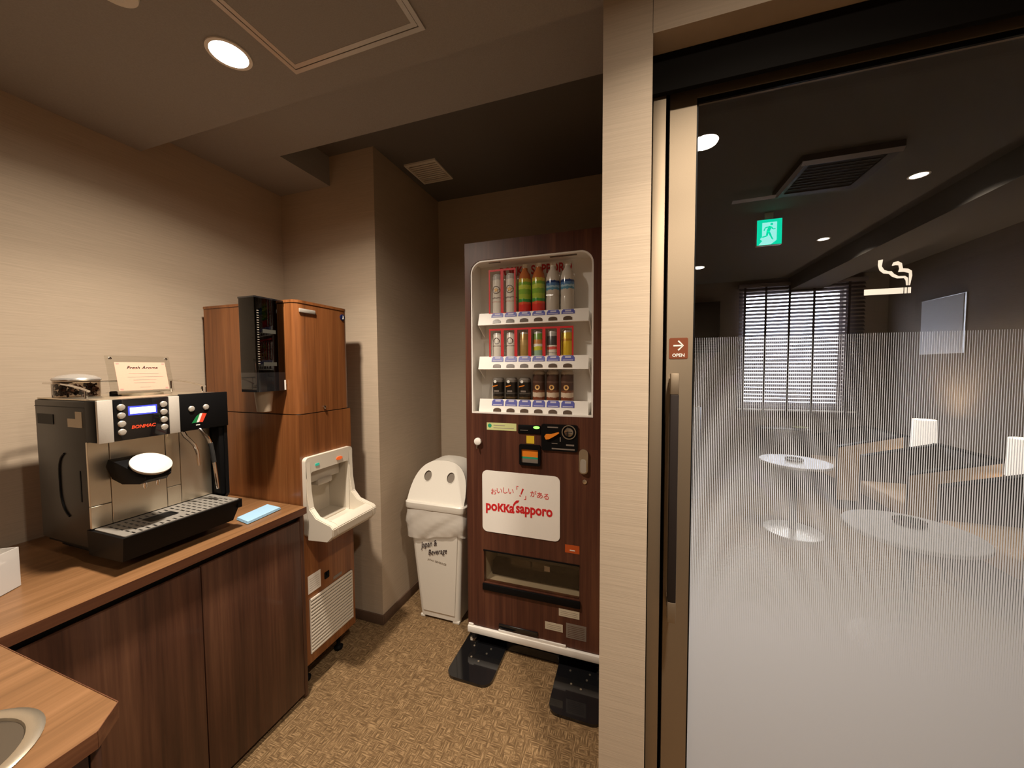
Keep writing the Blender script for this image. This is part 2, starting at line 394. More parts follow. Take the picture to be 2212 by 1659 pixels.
for z0,z1 in ((1.372,1.424),(.792,.845)):
    bm = BM(); box(bm,.0905,.1095,.962,.985,z0,z1,.0015); box(bm,.0925,.1075,.985,dy,(z0+z1)/2-.012,(z0+z1)/2+.012); part('end_cap', bm, 'champagne', hd)
sg = part('open_sign', plate(BM(), rrect(.0915,.1365,1.461,1.5155,.004), [], XZ(dy-.001), (0,.001,0)), plain('brown_sign',(.20,.055,.022),.4), rt)
bm = BM(); box(bm,.1015,.1215,dy-.0018,dy-.001,1.4935,1.4975)
for s in (-1,1): plate(bm, [(.1265,1.4955),(.1235,1.4955),(.1115,1.4955+s*.011),(.1145,1.4955+s*.0135)], [], XZ(dy-.0018), (0,.0008,0))
part('arrow', bm, 'white_print', sg)
text('OPEN', .0115, (.114,dy-.0015,1.470), '-y', 'white_print', sg, bold=.0003)
# smoking pictogram
fy = dy+.0125
bm = BM()
plate(bm, [(.501,1.601),(.5705,1.601),(.5705,1.614),(.501,1.614)], [], XZ(fy), (0,.0006,0))
for a,b in ((.5722,.5765),(.578,.5835)): plate(bm, [(a,1.601),(b,1.601),(b,1.614),(a,1.614)], [], XZ(fy), (0,.0006,0))
def ribbon(bm, A, Bq):
    for (a0,a1,b0,b1) in zip(A,A[1:],Bq,Bq[1:]):
        plate(bm, [a0,a1,b1,b0], [], XZ(fy), (0,.0006,0))
ribbon(bm, [(.524,1.678),(.524,1.665),(.527,1.655),(.534,1.648),(.544,1.646),(.549,1.640),(.558,1.635),(.5705,1.6345),(.5735,1.629),(.575,1.6185)],
           [(.5325,1.679),(.531,1.664),(.5355,1.656),(.542,1.6525),(.549,1.6515),(.553,1.6455),(.561,1.640),(.5725,1.6395),(.5773,1.635),(.5775,1.6185)])
ribbon(bm, [(.5485,1.664),(.551,1.671),(.559,1.673),(.566,1.668),(.568,1.6565),(.577,1.655),(.5835,1.650),(.5845,1.639),(.5815,1.6185)],
           [(.5495,1.6635),(.555,1.6645),(.560,1.6635),(.5615,1.656),(.560,1.649),(.570,1.6485),(.5785,1.645),(.5790,1.638),(.5788,1.6185)])
part('smoking_pictogram', bm, 'white_print', rt)

# window in the far wall
wn = thing('window_1','','',((WX0+WX1)/2,5.2,WZ0)); del wn['label']; del wn['category']; wn['kind']='structure'
part('window_frame', plate(BM(), [(WX0,WZ0),(WX1,WZ0),(WX1,WZ1),(WX0,WZ1)], [[(WX0+.03,WZ0+.03),(WX1-.03,WZ0+.03),(WX1-.03,WZ1-.03),(WX0+.03,WZ1-.03)]], XZ(5.27), (0,.04,0)), 'alu', wn)
part('glass_pane', box(BM(),WX0+.02,WX1-.02,5.288,5.293,WZ0+.02,WZ1-.02), 'pane', wn)
part('window_sill', box(BM(),WX0-.04,WX1+.12,5.155,5.199,WZ0-.058,WZ0-.038,.003), 'white_paint', wn)

# ================================================================== MAIN ROOM: WORKTOP AND CABINETS
CT = .85
outl = [(XW+.002,-1.5),(-.823,-1.5),(-.823,.316),(-.862,.358),(-1.317,.358),(-1.317,1.155),(XW+.002,1.155)]
SKX, SKY, SKR = -.968, .193, .113
wt = thing('worktop','wood-grain worktop running along the left wall, with a round sink let into its near end','worktop',(-1.4,.3,.82))
bm = plate(BM(), outl, [circ(SKX,SKY,SKR-.012,40)], XY(CT-.0012), (0,0,-.0278)); part('top_board', bm, 'counter', wt)
bm = BM()
eo = [(-.823,-1.5),(-.823,.316),(-.862,.358),(-1.317,.358),(-1.317,1.155)]
for (a,b) in zip(eo,eo[1:]):
    a = Vector((*a,0)); b = Vector((*b,0)); d = (b-a).normalized(); n = Vector((d.y,-d.x,0))
    if n.dot(Vector((1,.2,0)))<0 and not abs(d.y)<.1: n = -n
    if abs(d.y)<.1: n = Vector((0,1,0))
    e = .0012
    hexa(bm, [a+Vector((0,0,CT-.029)),b+Vector((0,0,CT-.029)),b+n*e+Vector((0,0,CT-.029)),a+n*e+Vector((0,0,CT-.029))],
             [a+Vector((0,0,CT)),b+Vector((0,0,CT)),b+n*e+Vector((0,0,CT)),a+n*e+Vector((0,0,CT))])
part('edge_band', bm, 'counter_edge', wt)
sk = thing('sink','small round steel sink let into the near end of the worktop','sink',(SKX,SKY,CT))
part('rim', lathe(BM(), (SKX,SKY,0), [(SKR-.022,CT-.004),(SKR-.020,CT+.001),(SKR-.006,CT+.003),(SKR,CT+.0005),(SKR-.003,CT-.0005)], 48, caps=False), 'steel', sk)
part('bowl', lathe(BM(), (SKX,SKY,0), [(SKR-.022,CT-.003),(SKR-.024,CT-.02),(SKR-.028,CT-.09),(SKR-.050,CT-.13),(.02,CT-.135),(.018,CT-.14)], 48), 'bowl_steel', sk)
# cabinets under the long run
cb = thing('base_cabinet','walnut base cabinet with two doors under the worktop, beside the ice dispenser','cabinet',(-1.65,.76,0))
bm = BM(); box(bm,XW+.004,-1.357,.36,1.152,.03,.818); part('body', bm, 'recess', cb)
part('toe_kick', box(BM(),XW+.05,-1.375,.37,1.14,.001,.03), 'black', cb)
part('end_panel', box(BM(),-1.60,-1.335,1.1365,1.153,.012,.818,.001), 'cabinet', cb)
for y0,y1 in ((.372,.7645),(.7675,1.1350)):
    part('door', box(BM(),-1.356,-1.335,y0,y1,.028,.792,.0012), 'cabinet', cb)
part('grip_recess', box(BM(),-1.3565,-1.35,.372,1.135,.7925,.8185), 'black', cb)
# cabinet under the sink
c2 = thing('sink_cabinet','walnut cabinet under the sink at the near left corner','cabinet',(-1.3,-.2,0))
bm = BM(); box(bm,XW+.004,-1.10,-1.48,.335,.03,.818); box(bm,-1.10,-.885,-1.48,.06,.03,.818); box(bm,-1.10,-.885,.06,.322,.03,.70); part('body', bm, 'recess', c2)
part('side_panel', box(BM(),-1.333,-.866,.323,.337,.012,.819,.001), 'cabinet', c2)
for y0,y1 in ((-.5,-.090),(-.087,.321)): part('door', box(BM(),-.884,-.866,y0,y1,.028,.792,.0012), 'cabinet', c2)

# ================================================================== COFFEE MACHINE
cm = thing('coffee_machine','black and steel espresso machine with lit display on the worktop against the left wall','coffee machine',(-1.68,.80,CT))
bd = part('casing', box(BM(),-1.905,-1.601,.632,.985,.872,1.342,.006), 'dark_grey', cm)
# recessed grip line and vent on the near side
pts = bez((-1.735,.631,1.17),(-1.77,.631,1.155),(-1.77,.631,1.10),6) + bez((-1.77,.631,1.05),(-1.768,.631,.985),(-1.725,.631,.965),6)
part('grip_groove', tube(BM(), pts, .0032, 6), 'black', bd)
part('slot', box(BM(),-1.655,-1.650,.6305,.633,1.02,1.12), 'black', bd)
part('vent_panel', box(BM(),-1.885,-1.79,.6305,.633,1.262,1.295), 'black', bd)
bm = BM(); box(bm,-1.705,-1.625,.6305,.6322,1.258,1.285); box(bm,-1.660,-1.625,.6305,.6322,1.285,1.308); part('rating_sticker', bm, 'cream_label', bd)
part('lid_seam', box(BM(),-1.9,-1.605,.6308,.633,1.320,1.3225), 'black', bd)
# control housing
hs = part('control_housing', box(BM(),-1.602,-1.545,.628,1.0,1.214,1.3445,.004), 'black', cm)
part('silver_strip', box(BM(),-1.545,-1.5345,.629,.6635,1.213,1.345,.001), 'steel_plate', hs)
part('silver_strip', box(BM(),-1.545,-1.5345,.8065,.8375,1.214,1.345,.001), 'steel_plate', hs)
part('control_panel', box(BM(),-1.545,-1.535,.664,.806,1.214,1.345,.001), 'black_gloss', hs)
part('milk_panel', box(BM(),-1.545,-1.535,.838,.999,1.215,1.350,.002), 'black', hs)
b0 = None
for y in (.6825,.7915):
    for k in range(4):
        z = 1.320-.0263*k
        if b0 is None:
            b0 = part('button', lathe(BM(), (-1.535,y,z), [(.0102,0),(.0102,.002),(.008,.0045),(.003,.0055)], 20, (1,0,0)), 'silver', hs); by,bz = y,z
        else: dup_part(b0, (0,y-by,z-bz))
for y,z in ((.874,1.2945),(.921,1.2965)): dup_part(b0,(0,y-by,z-bz))
part('display_bezel', box(BM(),-1.535,-1.5342,.699,.7735,1.2915,1.3215), 'lcd_blue', hs)
part('display', box(BM(),-1.5342,-1.5336,.7035,.769,1.2965,1.3165), 'lcd', hs, 'lit white display')
text('BONMAC', .0145, (-1.5345,.7355,1.2525), '+x', 'brand_red', hs, bold=.0005, shear=.25, sx=.98)
M['flag_red'] = plain('flag_red',(.75,.07,.03),.4); M['flag_green'] = plain('flag_green',(.01,.22,.06),.4)
bm = BM(); plate(bm, [(.873,1.241),(.888,1.242),(.9,1.274),(.8885,1.265)], [], YZ(-1.5348),(.0008,0,0)); part('flag_stripe', bm, 'flag_green', hs)
bm = BM(); plate(bm, [(.888,1.242),(.8965,1.243),(.9085,1.275),(.900,1.274)], [], YZ(-1.5348),(.0008,0,0)); part('flag_stripe', bm, 'white_print', hs)
bm = BM(); plate(bm, [(.8965,1.243),(.908,1.241),(.9225,1.272),(.9085,1.275)], [], YZ(-1.5348),(.0008,0,0)); part('flag_stripe', bm, 'flag_red', hs)
part('small_badge', box(BM(),-1.5348,-1.534,.886,.899,1.231,1.2345), 'white_print', hs)
part('side_column', box(BM(),-1.60,-1.548,.970,1.0,.94,1.214,.003), 'black', cm)
part('side_wing', plate(BM(), [(-1.9,.87),(-1.60,.87),(-1.545,.94),(-1.545,1.34),(-1.9,1.34)], [], XZ(.987), (0,.013,0)), 'black', cm)
# steel splash panels with open seams
for (y0,y1,z0,z1) in ((.628,.6762,1.0115,1.214),(.628,.6762,.941,1.0095),(.6775,.8220,.941,1.214),(.8233,.8652,1.0115,1.214),(.8233,.8652,.941,1.0095),(.8665,.968,.941,1.214)):
    part('splash_panel', box(BM(),-1.606,-1.597,y0,y1,z0,z1,.0008,1), 'steel', cm)
# brewing head
hdn = part('brew_head', loft(BM(), [[(-1.597,.665+.008,1.15),(-1.597,.775-.008,1.15),(-1.597,.778,1.13),(-1.597,.765,1.085),(-1.597,.680,1.085),(-1.597,.667,1.13)],
                                [(-1.535,.665,1.146),(-1.535,.780,1.146),(-1.535,.783,1.13),(-1.535,.77,1.075),(-1.535,.676,1.075),(-1.535,.664,1.13)],
                                [(-1.47,.676,1.120),(-1.47,.770,1.120),(-1.47,.772,1.108),(-1.47,.758,1.078),(-1.47,.688,1.078),(-1.47,.675,1.108)],
                                [(-1.445,.690,1.100),(-1.445,.756,1.100),(-1.445,.757,1.097),(-1.445,.75,1.092),(-1.445,.696,1.092),(-1.445,.69,1.097)]]), 'black', cm)
ax = Vector((math.cos(math.radians(58)),0,math.sin(math.radians(58))))
part('round_cap', lathe(BM(), Vector((-1.478,.723,1.135)), [(.030,-.016),(.046,-.010),(.0515,0),(.051,.003),(.042,.0075),(.024,.0105),(.004,.0115)], 40, tuple(ax)), plain('satin_silver_cap',(.60,.57,.53),.38,metal=0), hdn, 'domed satin silver cap')
for y in (.705,.738): part('coffee_spout', lathe(BM(), (-1.478,y,1.060), [(.0035,0),(.005,.004),(.005,.022)], 14), 'chrome', hdn)
# wands
bm = BM(); tube(bm, [(-1.553,.852,1.216),(-1.545,.857,1.195),(-1.535,.866,1.178),(-1.527,.874,1.160),(-1.522,.879,1.135),(-1.520,.881,1.084)], [.0075,.007,.006,.0058,.0055,.0042]); part('hot_water_wand', bm, 'chrome', cm)
sw = part('steam_wand', tube(BM(), [(-1.535,.898,1.216),(-1.520,.901,1.20),(-1.507,.907,1.18),(-1.502,.911,1.160)], .0065), 'chrome', cm)
part('rubber_sleeve', tube(BM(), [(-1.502,.911,1.163),(-1.500,.915,1.13),(-1.499,.919,1.088)], .0075), 'rubber', sw, 'black grip sleeve')
part('steam_tip', tube(BM(), [(-1.499,.919,1.09),(-1.498,.924,1.03),(-1.498,.928,.984)], [.0055,.0055,.0045]), 'chrome', sw)
# base and drip tray
bm = BM(); box(bm,-1.90,-1.60,.645,.975,.858,.873); box(bm,-1.885,-1.615,.668,.955,.832,.8585); part('base', bm, 'black', cm)
for x in (-1.86,-1.66):
    for y in (.69,.93): part('foot', lathe(BM(), (x,y,.8252), [(.016,0),(.014,.006),(.014,.0328)], 14), 'rubber', cm)
dt = part('drip_tray', hexa(BM(), [(-1.62,.628,.856),(-1.458,.634,.856),(-1.458,.952,.856),(-1.62,.958,.856)], [(-1.62,.626,.936),(-1.431,.626,.936),(-1.431,.968,.936),(-1.62,.968,.936)]), 'black', cm)
part('overflow_lip', box(BM(),-1.47,-1.4335,.955,.972,.905,.9375,.002), 'black', dt)
holes = []
for i in range(17):
    for j in range(5):
        y = .655+i*.0178; x = -1.578+j*.029
        if 4 <= i <= 8 and j in (1,2,3): continue
        holes.append([(x,y),(x+.021,y),(x+.021,y+.0055),(x,y+.0055)])
holes.append(rrect(-1.553,-1.490,.722,.802,.012))
part('grille', plate(BM(), rrect(-1.595,-1.437,.632,.963,.004,3), holes, XY(.9365), (0,0,.003)), 'grille_steel', dt, 'slotted steel grille')
part('drain', box(BM(),-1.55,-1.493,.725,.799,.9362,.9368), 'black', dt)
# top
part('top_plate', box(BM(),-1.898,-1.55,.636,.990,1.3425,1.3475,.002), 'steel', cm)
rl = BM()
for y in (.648,.972):
    tube(rl, [(-1.62,y,1.372),(-1.66,y,1.380),(-1.73,y,1.390),(-1.80,y,1.3945),(-1.885,y,1.395)], .0035, 8)
tube(rl, [(-1.885,.648,1.395),(-1.89,.70,1.395),(-1.89,.80,1.395),(-1.89,.90,1.395),(-1.885,.972,1.395)], .0035, 8)
for x,y,z in ((-1.638,.648,1.376),(-1.83,.648,1.395),(-1.638,.972,1.376),(-1.83,.972,1.395),(-1.89,.76,1.395)): tube(rl, [(x,y,1.346),(x,y,z)], .0035, 8)
part('cup_rail', rl, 'chrome', cm)
hp = part('bean_hopper', lathe(BM(), (-1.80,.693,0), [(.052,1.347),(.0535,1.36),(.0535,1.404)], 36), 'hopper', cm, 'smoked round bean hopper')
part('hopper_lid', lathe(BM(), (-1.80,.693,0), [(.055,1.403),(.0565,1.407),(.054,1.412),(.040,1.420),(.015,1.4255),(.002,1.426)], 40), plain('silver_lid',(.55,.53,.50),.25,metal=.6), hp)
bm = BM()
for k in range(150):
    a = random.uniform(0,2*PI); r = .048*math.sqrt(random.uniform(.35,1)); z = random.uniform(1.353,1.39)
    m_ = Matrix.Translation((-1.80+r*math.cos(a),.693+r*math.sin(a),z)) @ Euler((random.uniform(0,3),random.uniform(0,3),random.uniform(0,3))).to_matrix().to_4x4() @ Matrix.Diagonal((1.35,.9,.7,1))
    bmesh.ops.create_icosphere(bm, subdivisions=1, radius=.0052, matrix=m_)
part('coffee_beans', bm, 'beans', hp, kind='stuff')
part('grinder_knob', lathe(BM(), (-1.72,.748,0), [(.010,1.347),(.010,1.362),(.007,1.364)], 16), 'black', cm)
part('cup_tray_disc', lathe(BM(), (-1.72,.82,0), [(.062,1.3475),(.062,1.352),(.052,1.3565),(.01,1.3575)], 32), 'steel', cm)

# card holder standing on the machine
ch = thing('card_holder','clear acrylic stand with a pink handwritten card, on top of the coffee machine','sign',(-1.70,.81,1.358))
def lean(y,z,t=0): return (-1.672-(z-1.358)*.22+t, y, z)
hexa_ = lambda y0,y1,z0,z1,t0,t1: hexa(BM(), [lean(y0,z0,t0),lean(y1,z0,t0),lean(y1,z1,t0),lean(y0,z1,t0)], [lean(y0,z0,t1),lean(y1,z0,t1),lean(y1,z1,t1),lean(y0,z1,t1)])
part('acrylic_plate', hexa_(.722,.900,1.3585,1.488,-.003,0), 'acrylic', ch)
part('card', hexa_(.742,.884,1.366,1.466,.0002,.0008), 'pink_card', ch)
bm = BM(); box(bm,-1.735,-1.655,.735,.885,1.3582,1.3605); part('stand_foot', bm, 'acrylic', ch)
for y in (.733,.889):
    part('screw', lathe(BM(), lean(y,1.478), [(.0045,0),(.0045,.003),(.002,.004)], 14, (1,0,.2)), 'chrome', ch)
for i,(b_,s,z,mm) in enumerate((('Fresh Aroma',.0165,1.446,'ink'),)):
    t_ = text(b_, s, lean(.815,z,.0014), '+x', mm, ch, shear=.3)
bm = BM()
for z,y0,y1 in ((1.425,.775,.86),(1.413,.77,.872),(1.402,.785,.85),(1.392,.785,.845),(1.376,.80,.83)):
    hexa(bm, [lean(y0,z,.0009),lean(y1,z,.0009),lean(y1,z+.0012,.0009),lean(y0,z+.0012,.0009)], [lean(y0,z,.0012),lean(y1,z,.0012),lean(y1,z+.0012,.0012),lean(y0,z+.0012,.0012)])
part('ruled_line', bm, 'grey_ink', ch)
M['pink_orn'] = plain('pink_ornament',(.80,.25,.22),.6)
for yy,zz in ((.746,1.458),(.873,1.458),(.746,1.369),(.873,1.369)):
    bm = hexa(BM(), [lean(yy,zz,.0009),lean(yy+.008,zz,.0009),lean(yy+.008,zz+.0045,.0009),lean(yy,zz+.0045,.0009)], [lean(yy,zz,.0012),lean(yy+.008,zz,.0012),lean(yy+.008,zz+.0045,.0012),lean(yy,zz+.0045,.0012)])
    part('corner_ornament', bm, 'pink_orn', ch)

# machine and card holder: real size and distance (the feet lift the tray clear of the worktop)
kk = .958; eye = Vector((0,0,H))
for o_ in (cm, ch):
    o_.location = eye + (o_.location-eye)*kk; o_.scale = (kk,kk,kk)

# folded cloth
bm = BM()
q = [Vector((-1.512,1.012,0)),Vector((-1.376,.951,0)),Vector((-1.392,1.101,0)),Vector((-1.484,1.112,0))]
q = [Vector((-1.462,.966,0)),Vector((-1.378,.950,0)),Vector((-1.393,1.10,0)),Vector((-1.482,1.109,0))]
for k in range(3):
    z0 = CT+.0008+k*.0032; e = .002*k
    cc = sum(q, Vector())/4; lo = [p+(cc-p)*e*8 + Vector((0,0,z0)) for p in q]; hi = [p+(cc-p)*(e*8+.01) + Vector((0,0,z0+.003)) for p in q]
    hexa(bm, lo, hi)
bmesh.ops.bevel(bm, geom=list(bm.edges), offset=.0007, segments=1, affect='EDGES')
single('folded_cloth', bm, 'towel', 'light blue folded cloth at the far end of the worktop beside the coffee machine', 'cloth', (-1.43,1.03,CT))

# milky plastic box, cut by the left edge of the photo
c0 = Vector((-1.5845,.483)); u = Vector((.055,-.083)).normalized(); v = Vector((-.083,-.055)).normalized()
def cq(a,b,z): p = c0+u*a+v*b; return (p.x,p.y,z)
bm = BM(); t = .002; La, Lb, Z0, Z1 = .15,.11,CT+.0008,.958
for (a0,a1,b0_,b1,z0,z1) in ((0,La,0,Lb,Z0,Z0+t),(0,La,0,t,Z0+t,Z1),(0,La,Lb-t,Lb,Z0+t,Z1),(0,t,t,Lb-t,Z0+t,Z1),(La-t,La,t,Lb-t,Z0+t,Z1)):
    hexa(bm, [cq(a0,b0_,z0),cq(a1,b0_,z0),cq(a1,b1,z0),cq(a0,b1,z0)], [cq(a0,b0_,z1),cq(a1,b0_,z1),cq(a1,b1,z1),cq(a0,b1,z1)])
bx = thing('storage_box','milky white plastic box on the worktop at the left edge of the photo','box',cq(La/2,Lb/2,CT))
part('shell', bm, 'box', bx)
bm = BM(); hexa(bm, [cq(.012,.012,Z0+.004),cq(La-.012,.012,Z0+.004),cq(La-.012,Lb-.012,Z0+.004),cq(.012,Lb-.012,Z0+.004)], [cq(.012,.012,.925),cq(La-.012,.012,.925),cq(La-.012,Lb-.012,.925),cq(.012,Lb-.012,.925)])
part('contents', bm, 'paper', bx)

# ================================================================== ICE AND WATER DISPENSER
dp = thing('water_dispenser','tall teak-veneered ice and water dispenser with a white basin, in the corner','dispenser',(-1.64,1.31,0))
FX = -1.355; Y0, Y1 = 1.163, 1.462
def rbody(z0,z1,x1=FX):
    bm = BM(); o = rrect(-1.925,x1,Y0,Y1,.030,6,(1,0,0,1)); plate(bm, o, [], XY(z0), (0,0,z1-z0)); return bm
part('upper_door', rbody(1.2435,1.722), 'disp', dp)
part('top_cover', plate(BM(), rrect(-1.925,FX+.002,Y0-.002,Y1,.03,6,(1,0,0,1)), [], XY(1.7225), (0,0,.0115)), 'disp', dp)
part('door_seam', box(BM(),-1.92,FX-.004,Y0+.004,Y1-.004,1.2395,1.2435), 'recess', dp)
# lower case: shell with an opening for the basin
bm = BM()
box(bm,-1.925,-1.47,Y0,Y1,.118,1.2395)
o = [(Y0,.118),(Y1,.118),(Y1,1.2395),(Y0,1.2395)]
plate(bm, o, [[(1.205,.735),(1.425,.735),(1.425,.985),(1.205,.985)]], YZ(-1.47), (FX+1.47,0,0))
part('lower_case', bm, 'disp', dp)
part('handle_plate', box(BM(),FX,FX+.006,1.150+.03,1.262,1.682,1.699,.002), 'silver', dp)
bg_ = part('round_badge', lathe(BM(), (FX,1.424,1.690), [(.0155,0),(.0155,.003),(.013,.004)], 24, (1,0,0)), plain('navy_badge',(.01,.015,.06),.3), dp)
part('badge_emblem', plate(BM(), [(1.420,1.681),(1.4295,1.683),(1.4285,1.696),(1.4245,1.700),(1.4235,1.691)], [], YZ(FX+.0042),(.0006,0,0)), 'white_print', bg_)
part('lock_knob', lathe(BM(), (FX,1.300,1.262), [(.007,0),(.007,.006),(.004,.008)], 16, (1,0,0)), 'chrome', dp)
# basin
bs = part('basin_surround', plate(BM(), rrect(1.172,1.445,.70,1.052,.018), [rrect(1.198,1.418,.735,.985,.012)], YZ(FX+.0005), (.020,0,0)), 'ivory', dp)
bm = BM()
box(bm,-1.468,-1.464,1.2055,1.4245,.7355,.9845); box(bm,-1.464,FX,1.2055,1.209,.7355,.9845); box(bm,-1.464,FX,1.421,1.4245,.7355,.9845)
box(bm,-1.464,FX,1.209,1.421,.9795,.9845); box(bm,-1.464,FX,1.209,1.421,.7355,.7405)
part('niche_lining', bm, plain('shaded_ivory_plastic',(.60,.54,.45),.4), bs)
bm = BM()
prof = [(-1.3345,1.035),(-1.329,.90),(-1.318,.83),(-1.285,.795),(-1.235,.780),(-1.205,.772),(-1.192,.758),(-1.195,.725),(-1.225,.697),(-1.3345,.690)]
for y0,y1 in ((1.172,1.198),(1.418,1.445)): plate(bm, prof, [], XZ(y0), (0,y1-y0,0))
plate(bm, [(-1.235,.780),(-1.205,.772),(-1.192,.758),(-1.195,.725),(-1.225,.697),(-1.255,.697),(-1.255,.74)], [], XZ(1.198), (0,.22,0))
box(bm,-1.3345,-1.25,1.198,1.418,.69,.738)
bmesh.ops.bevel(bm, geom=[e for e in bm.edges if len(e.link_faces)==2 and e.calc_face_angle(0)>.6], offset=.003, segments=2, affect='EDGES')
part('drip_basin', bm, 'ivory', bs)
for x,y in ((-1.29,1.23),(-1.27,1.25),(-1.29,1.27),(-1.27,1.31),(-1.29,1.34)): part('drain_hole', lathe(BM(), (x,y,.7381), [(.006,0),(.006,.0006)], 12), 'recess', bs)
bm = BM(); box(bm,-1.462,-1.37,1.215,1.395,.925,.978,.004); box(bm,-1.44,-1.362,1.262,1.345,.900,.93,.008); part('ice_chute', bm, plain('grey_ivory',(.50,.45,.38),.4), bs)
part('water_button', plate(BM(), rrect(1.222,1.244,1.006,1.017,.004), [], YZ(-1.3345),(.002,0,0)), plain('teal_button',(.03,.40,.28),.4,emit=(.05,.7,.5),estr=.25), bs, 'teal button')
part('ice_button', plate(BM(), circ(1.360,1.010,.019,20,.008), [], YZ(-1.3345),(.003,0,0)), plain('orange_button',(.85,.13,.02),.4,emit=(1,.15,.02),estr=.3), bs, 'orange button')
part('notice_sticker', box(BM(),FX,FX+.0008,1.184,1.2525,.436,.517), 'paper', dp)
bm = BM()
for k in range(6): box(bm,FX+.0008,FX+.0012,1.192,1.245,.449+k*.010,.4502+k*.010)
part('sticker_lines', bm, 'grey_ink', dp)
bm = BM(); box(bm,FX,FX+.004,1.273,1.30,.455,.487,.003); box(bm,FX+.004,FX+.012,1.28,1.293,.47,.486,.002); part('cable_hook', bm, 'black', dp)
part('rating_plate', box(BM(),FX,FX+.0008,1.325,1.378,.424,.438), 'grey_label', dp)
gr = part('air_grille', box(BM(),FX,FX+.003,1.187,1.440,.163,.412,.001), 'recess', dp)
g0 = part('louvre', box(BM(),FX+.003,FX+.009,1.188,1.439,.1645,.1755,.002), 'ivory', gr)
for k in range(1,16): dup_part(g0, (0,0,.01575*k))
bm = BM(); box(bm,FX+.002,FX+.008,1.1865,1.1905,.163,.412); box(bm,FX+.002,FX+.008,1.4365,1.4405,.163,.412); box(bm,FX+.002,FX+.008,1.187,1.44,.4075,.412); part('grille_frame', bm, 'ivory', gr)
for x in (-1.42,-1.86):
    for y in (1.215,1.41):
        bm = BM(); lathe(bm, (x,y,.001), [(.020,0),(.022,.012),(.010,.02),(.010,.119)], 16); part('levelling_foot', bm, 'black', dp)
part('under_tray', box(BM(),-1.90,-1.40,1.19,1.44,.085,.1175), 'black', dp)

# cup dispenser hung on its side
cd = thing('cup_dispenser','tall black cup dispenser fixed to the side of the teak water dispenser','dispenser',(-1.46,1.09,1.347))
cx0,cx1,cy0,cy1 = -1.508,-1.413,1.034,1.158
part('case', plate(BM(), rrect(cx0,cx1,cy0,cy1,.006), [rrect(cx0+.004,cx1-.004,cy0+.004,cy1-.004,.004)], XY(1.425), (0,0,.298)), 'smoked', cd, 'smoked see-through upper case')
part('lid', plate(BM(), rrect(cx0-.002,cx1+.002,cy0-.002,cy1,.006), [], XY(1.723), (0,0,.006)), 'black_gloss', cd)
part('lower_case', plate(BM(), rrect(cx0,cx1,cy0,cy1,.006), [rrect(cx0+.012,cx1-.012,cy0+.016,cy1-.016,.03)], XY(1.347), (0,0,.078)), 'black_gloss', cd)
part('back_board', box(BM(),cx0+.005,cx1-.005,cy1-.012,cy1-.006,1.43,1.72), 'black', cd)
part('inner_ring', plate(BM(), rrect(cx0+.006,cx1-.006,cy0+.008,cy1-.016,.02), [circ((cx0+cx1)/2,1.092,.036,28)], XY(1.445), (0,0,.012)), 'black', cd)
for z in (1.452,1.585): part('label_tab', box(BM(),cx1+.0003,cx1+.001,1.062,1.118,z,z+.015), 'smoked_tab', cd)
st = BM()
for k in range(24):
    z = 1.435+k*.0108; lathe(st, ((cx0+cx1)/2,1.092,0), [(.0325,z),(.0338,z+.001),(.0350,z+.0035),(.0338,z+.0045)], 28)
part('cup_stack_rims', st, plain('dark_cup_rims',(.30,.27,.24),.5), cd)
l0 = part('level_mark', box(BM(),cx1+.0003,cx1+.001,1.040,1.0475,1.4600,1.4622), 'grey_ink', cd)
for k in range(1,23): dup_part(l0, (0,0,.0096*k))
part('side_label', box(BM(),cx1+.0003,cx1+.001,1.150,1.157,1.350,1.392), 'paper', cd)
cup = BM(); ccx = (cx0+cx1)/2; lathe(cup, (ccx+.002,1.092,0), [(.0255,1.262),(.0262,1.2625),(.0345,1.352),(.033,1.352),(.0247,1.264)], 32, caps=True)
single('paper_cup', cup, plain('beige_paper_cup',(.40,.32,.235),.45,var=.03), 'beige paper cup poking out of the bottom of the black dispenser', 'cup', (ccx,1.092,1.262))

# ================================================================== RUBBISH BIN
tb = thing('rubbish_bin','white plastic bin with a domed two-hole lid and bag, beside the vending machine','bin',(-1.03,1.87,0))
def ring(x0,x1,y0,y1,r,z,seg=4): return [(a,b,z) for a,b in rrect(x0,x1,y0,y1,r,seg)]
bd_ = part('body', loft(BM(), [ring(-1.152,-.905,1.752,1.985,.022,.016),ring(-1.198,-.859,1.716,2.018,.028,.60),ring(-1.204,-.853,1.712,2.022,.028,.655)]), 'white', tb)
part('raised_panel', hexa(BM(), [(-1.128,1.7485,.05),(-.930,1.7485,.05),(-.885,1.7155,.59),(-1.170,1.7155,.59)], [(-1.128,1.7455,.05),(-.930,1.7455,.05),(-.885,1.7125,.59),(-1.170,1.7125,.59)]), 'white', tb)
for x0,x1 in ((-1.152,-1.125),(-.945,-.905)):
    for y0,y1 in ((1.752,1.79),(1.95,1.985)): part('foot', box(BM(),x0,x1,y0,y1,.0012,.0165,.003), 'white', tb)
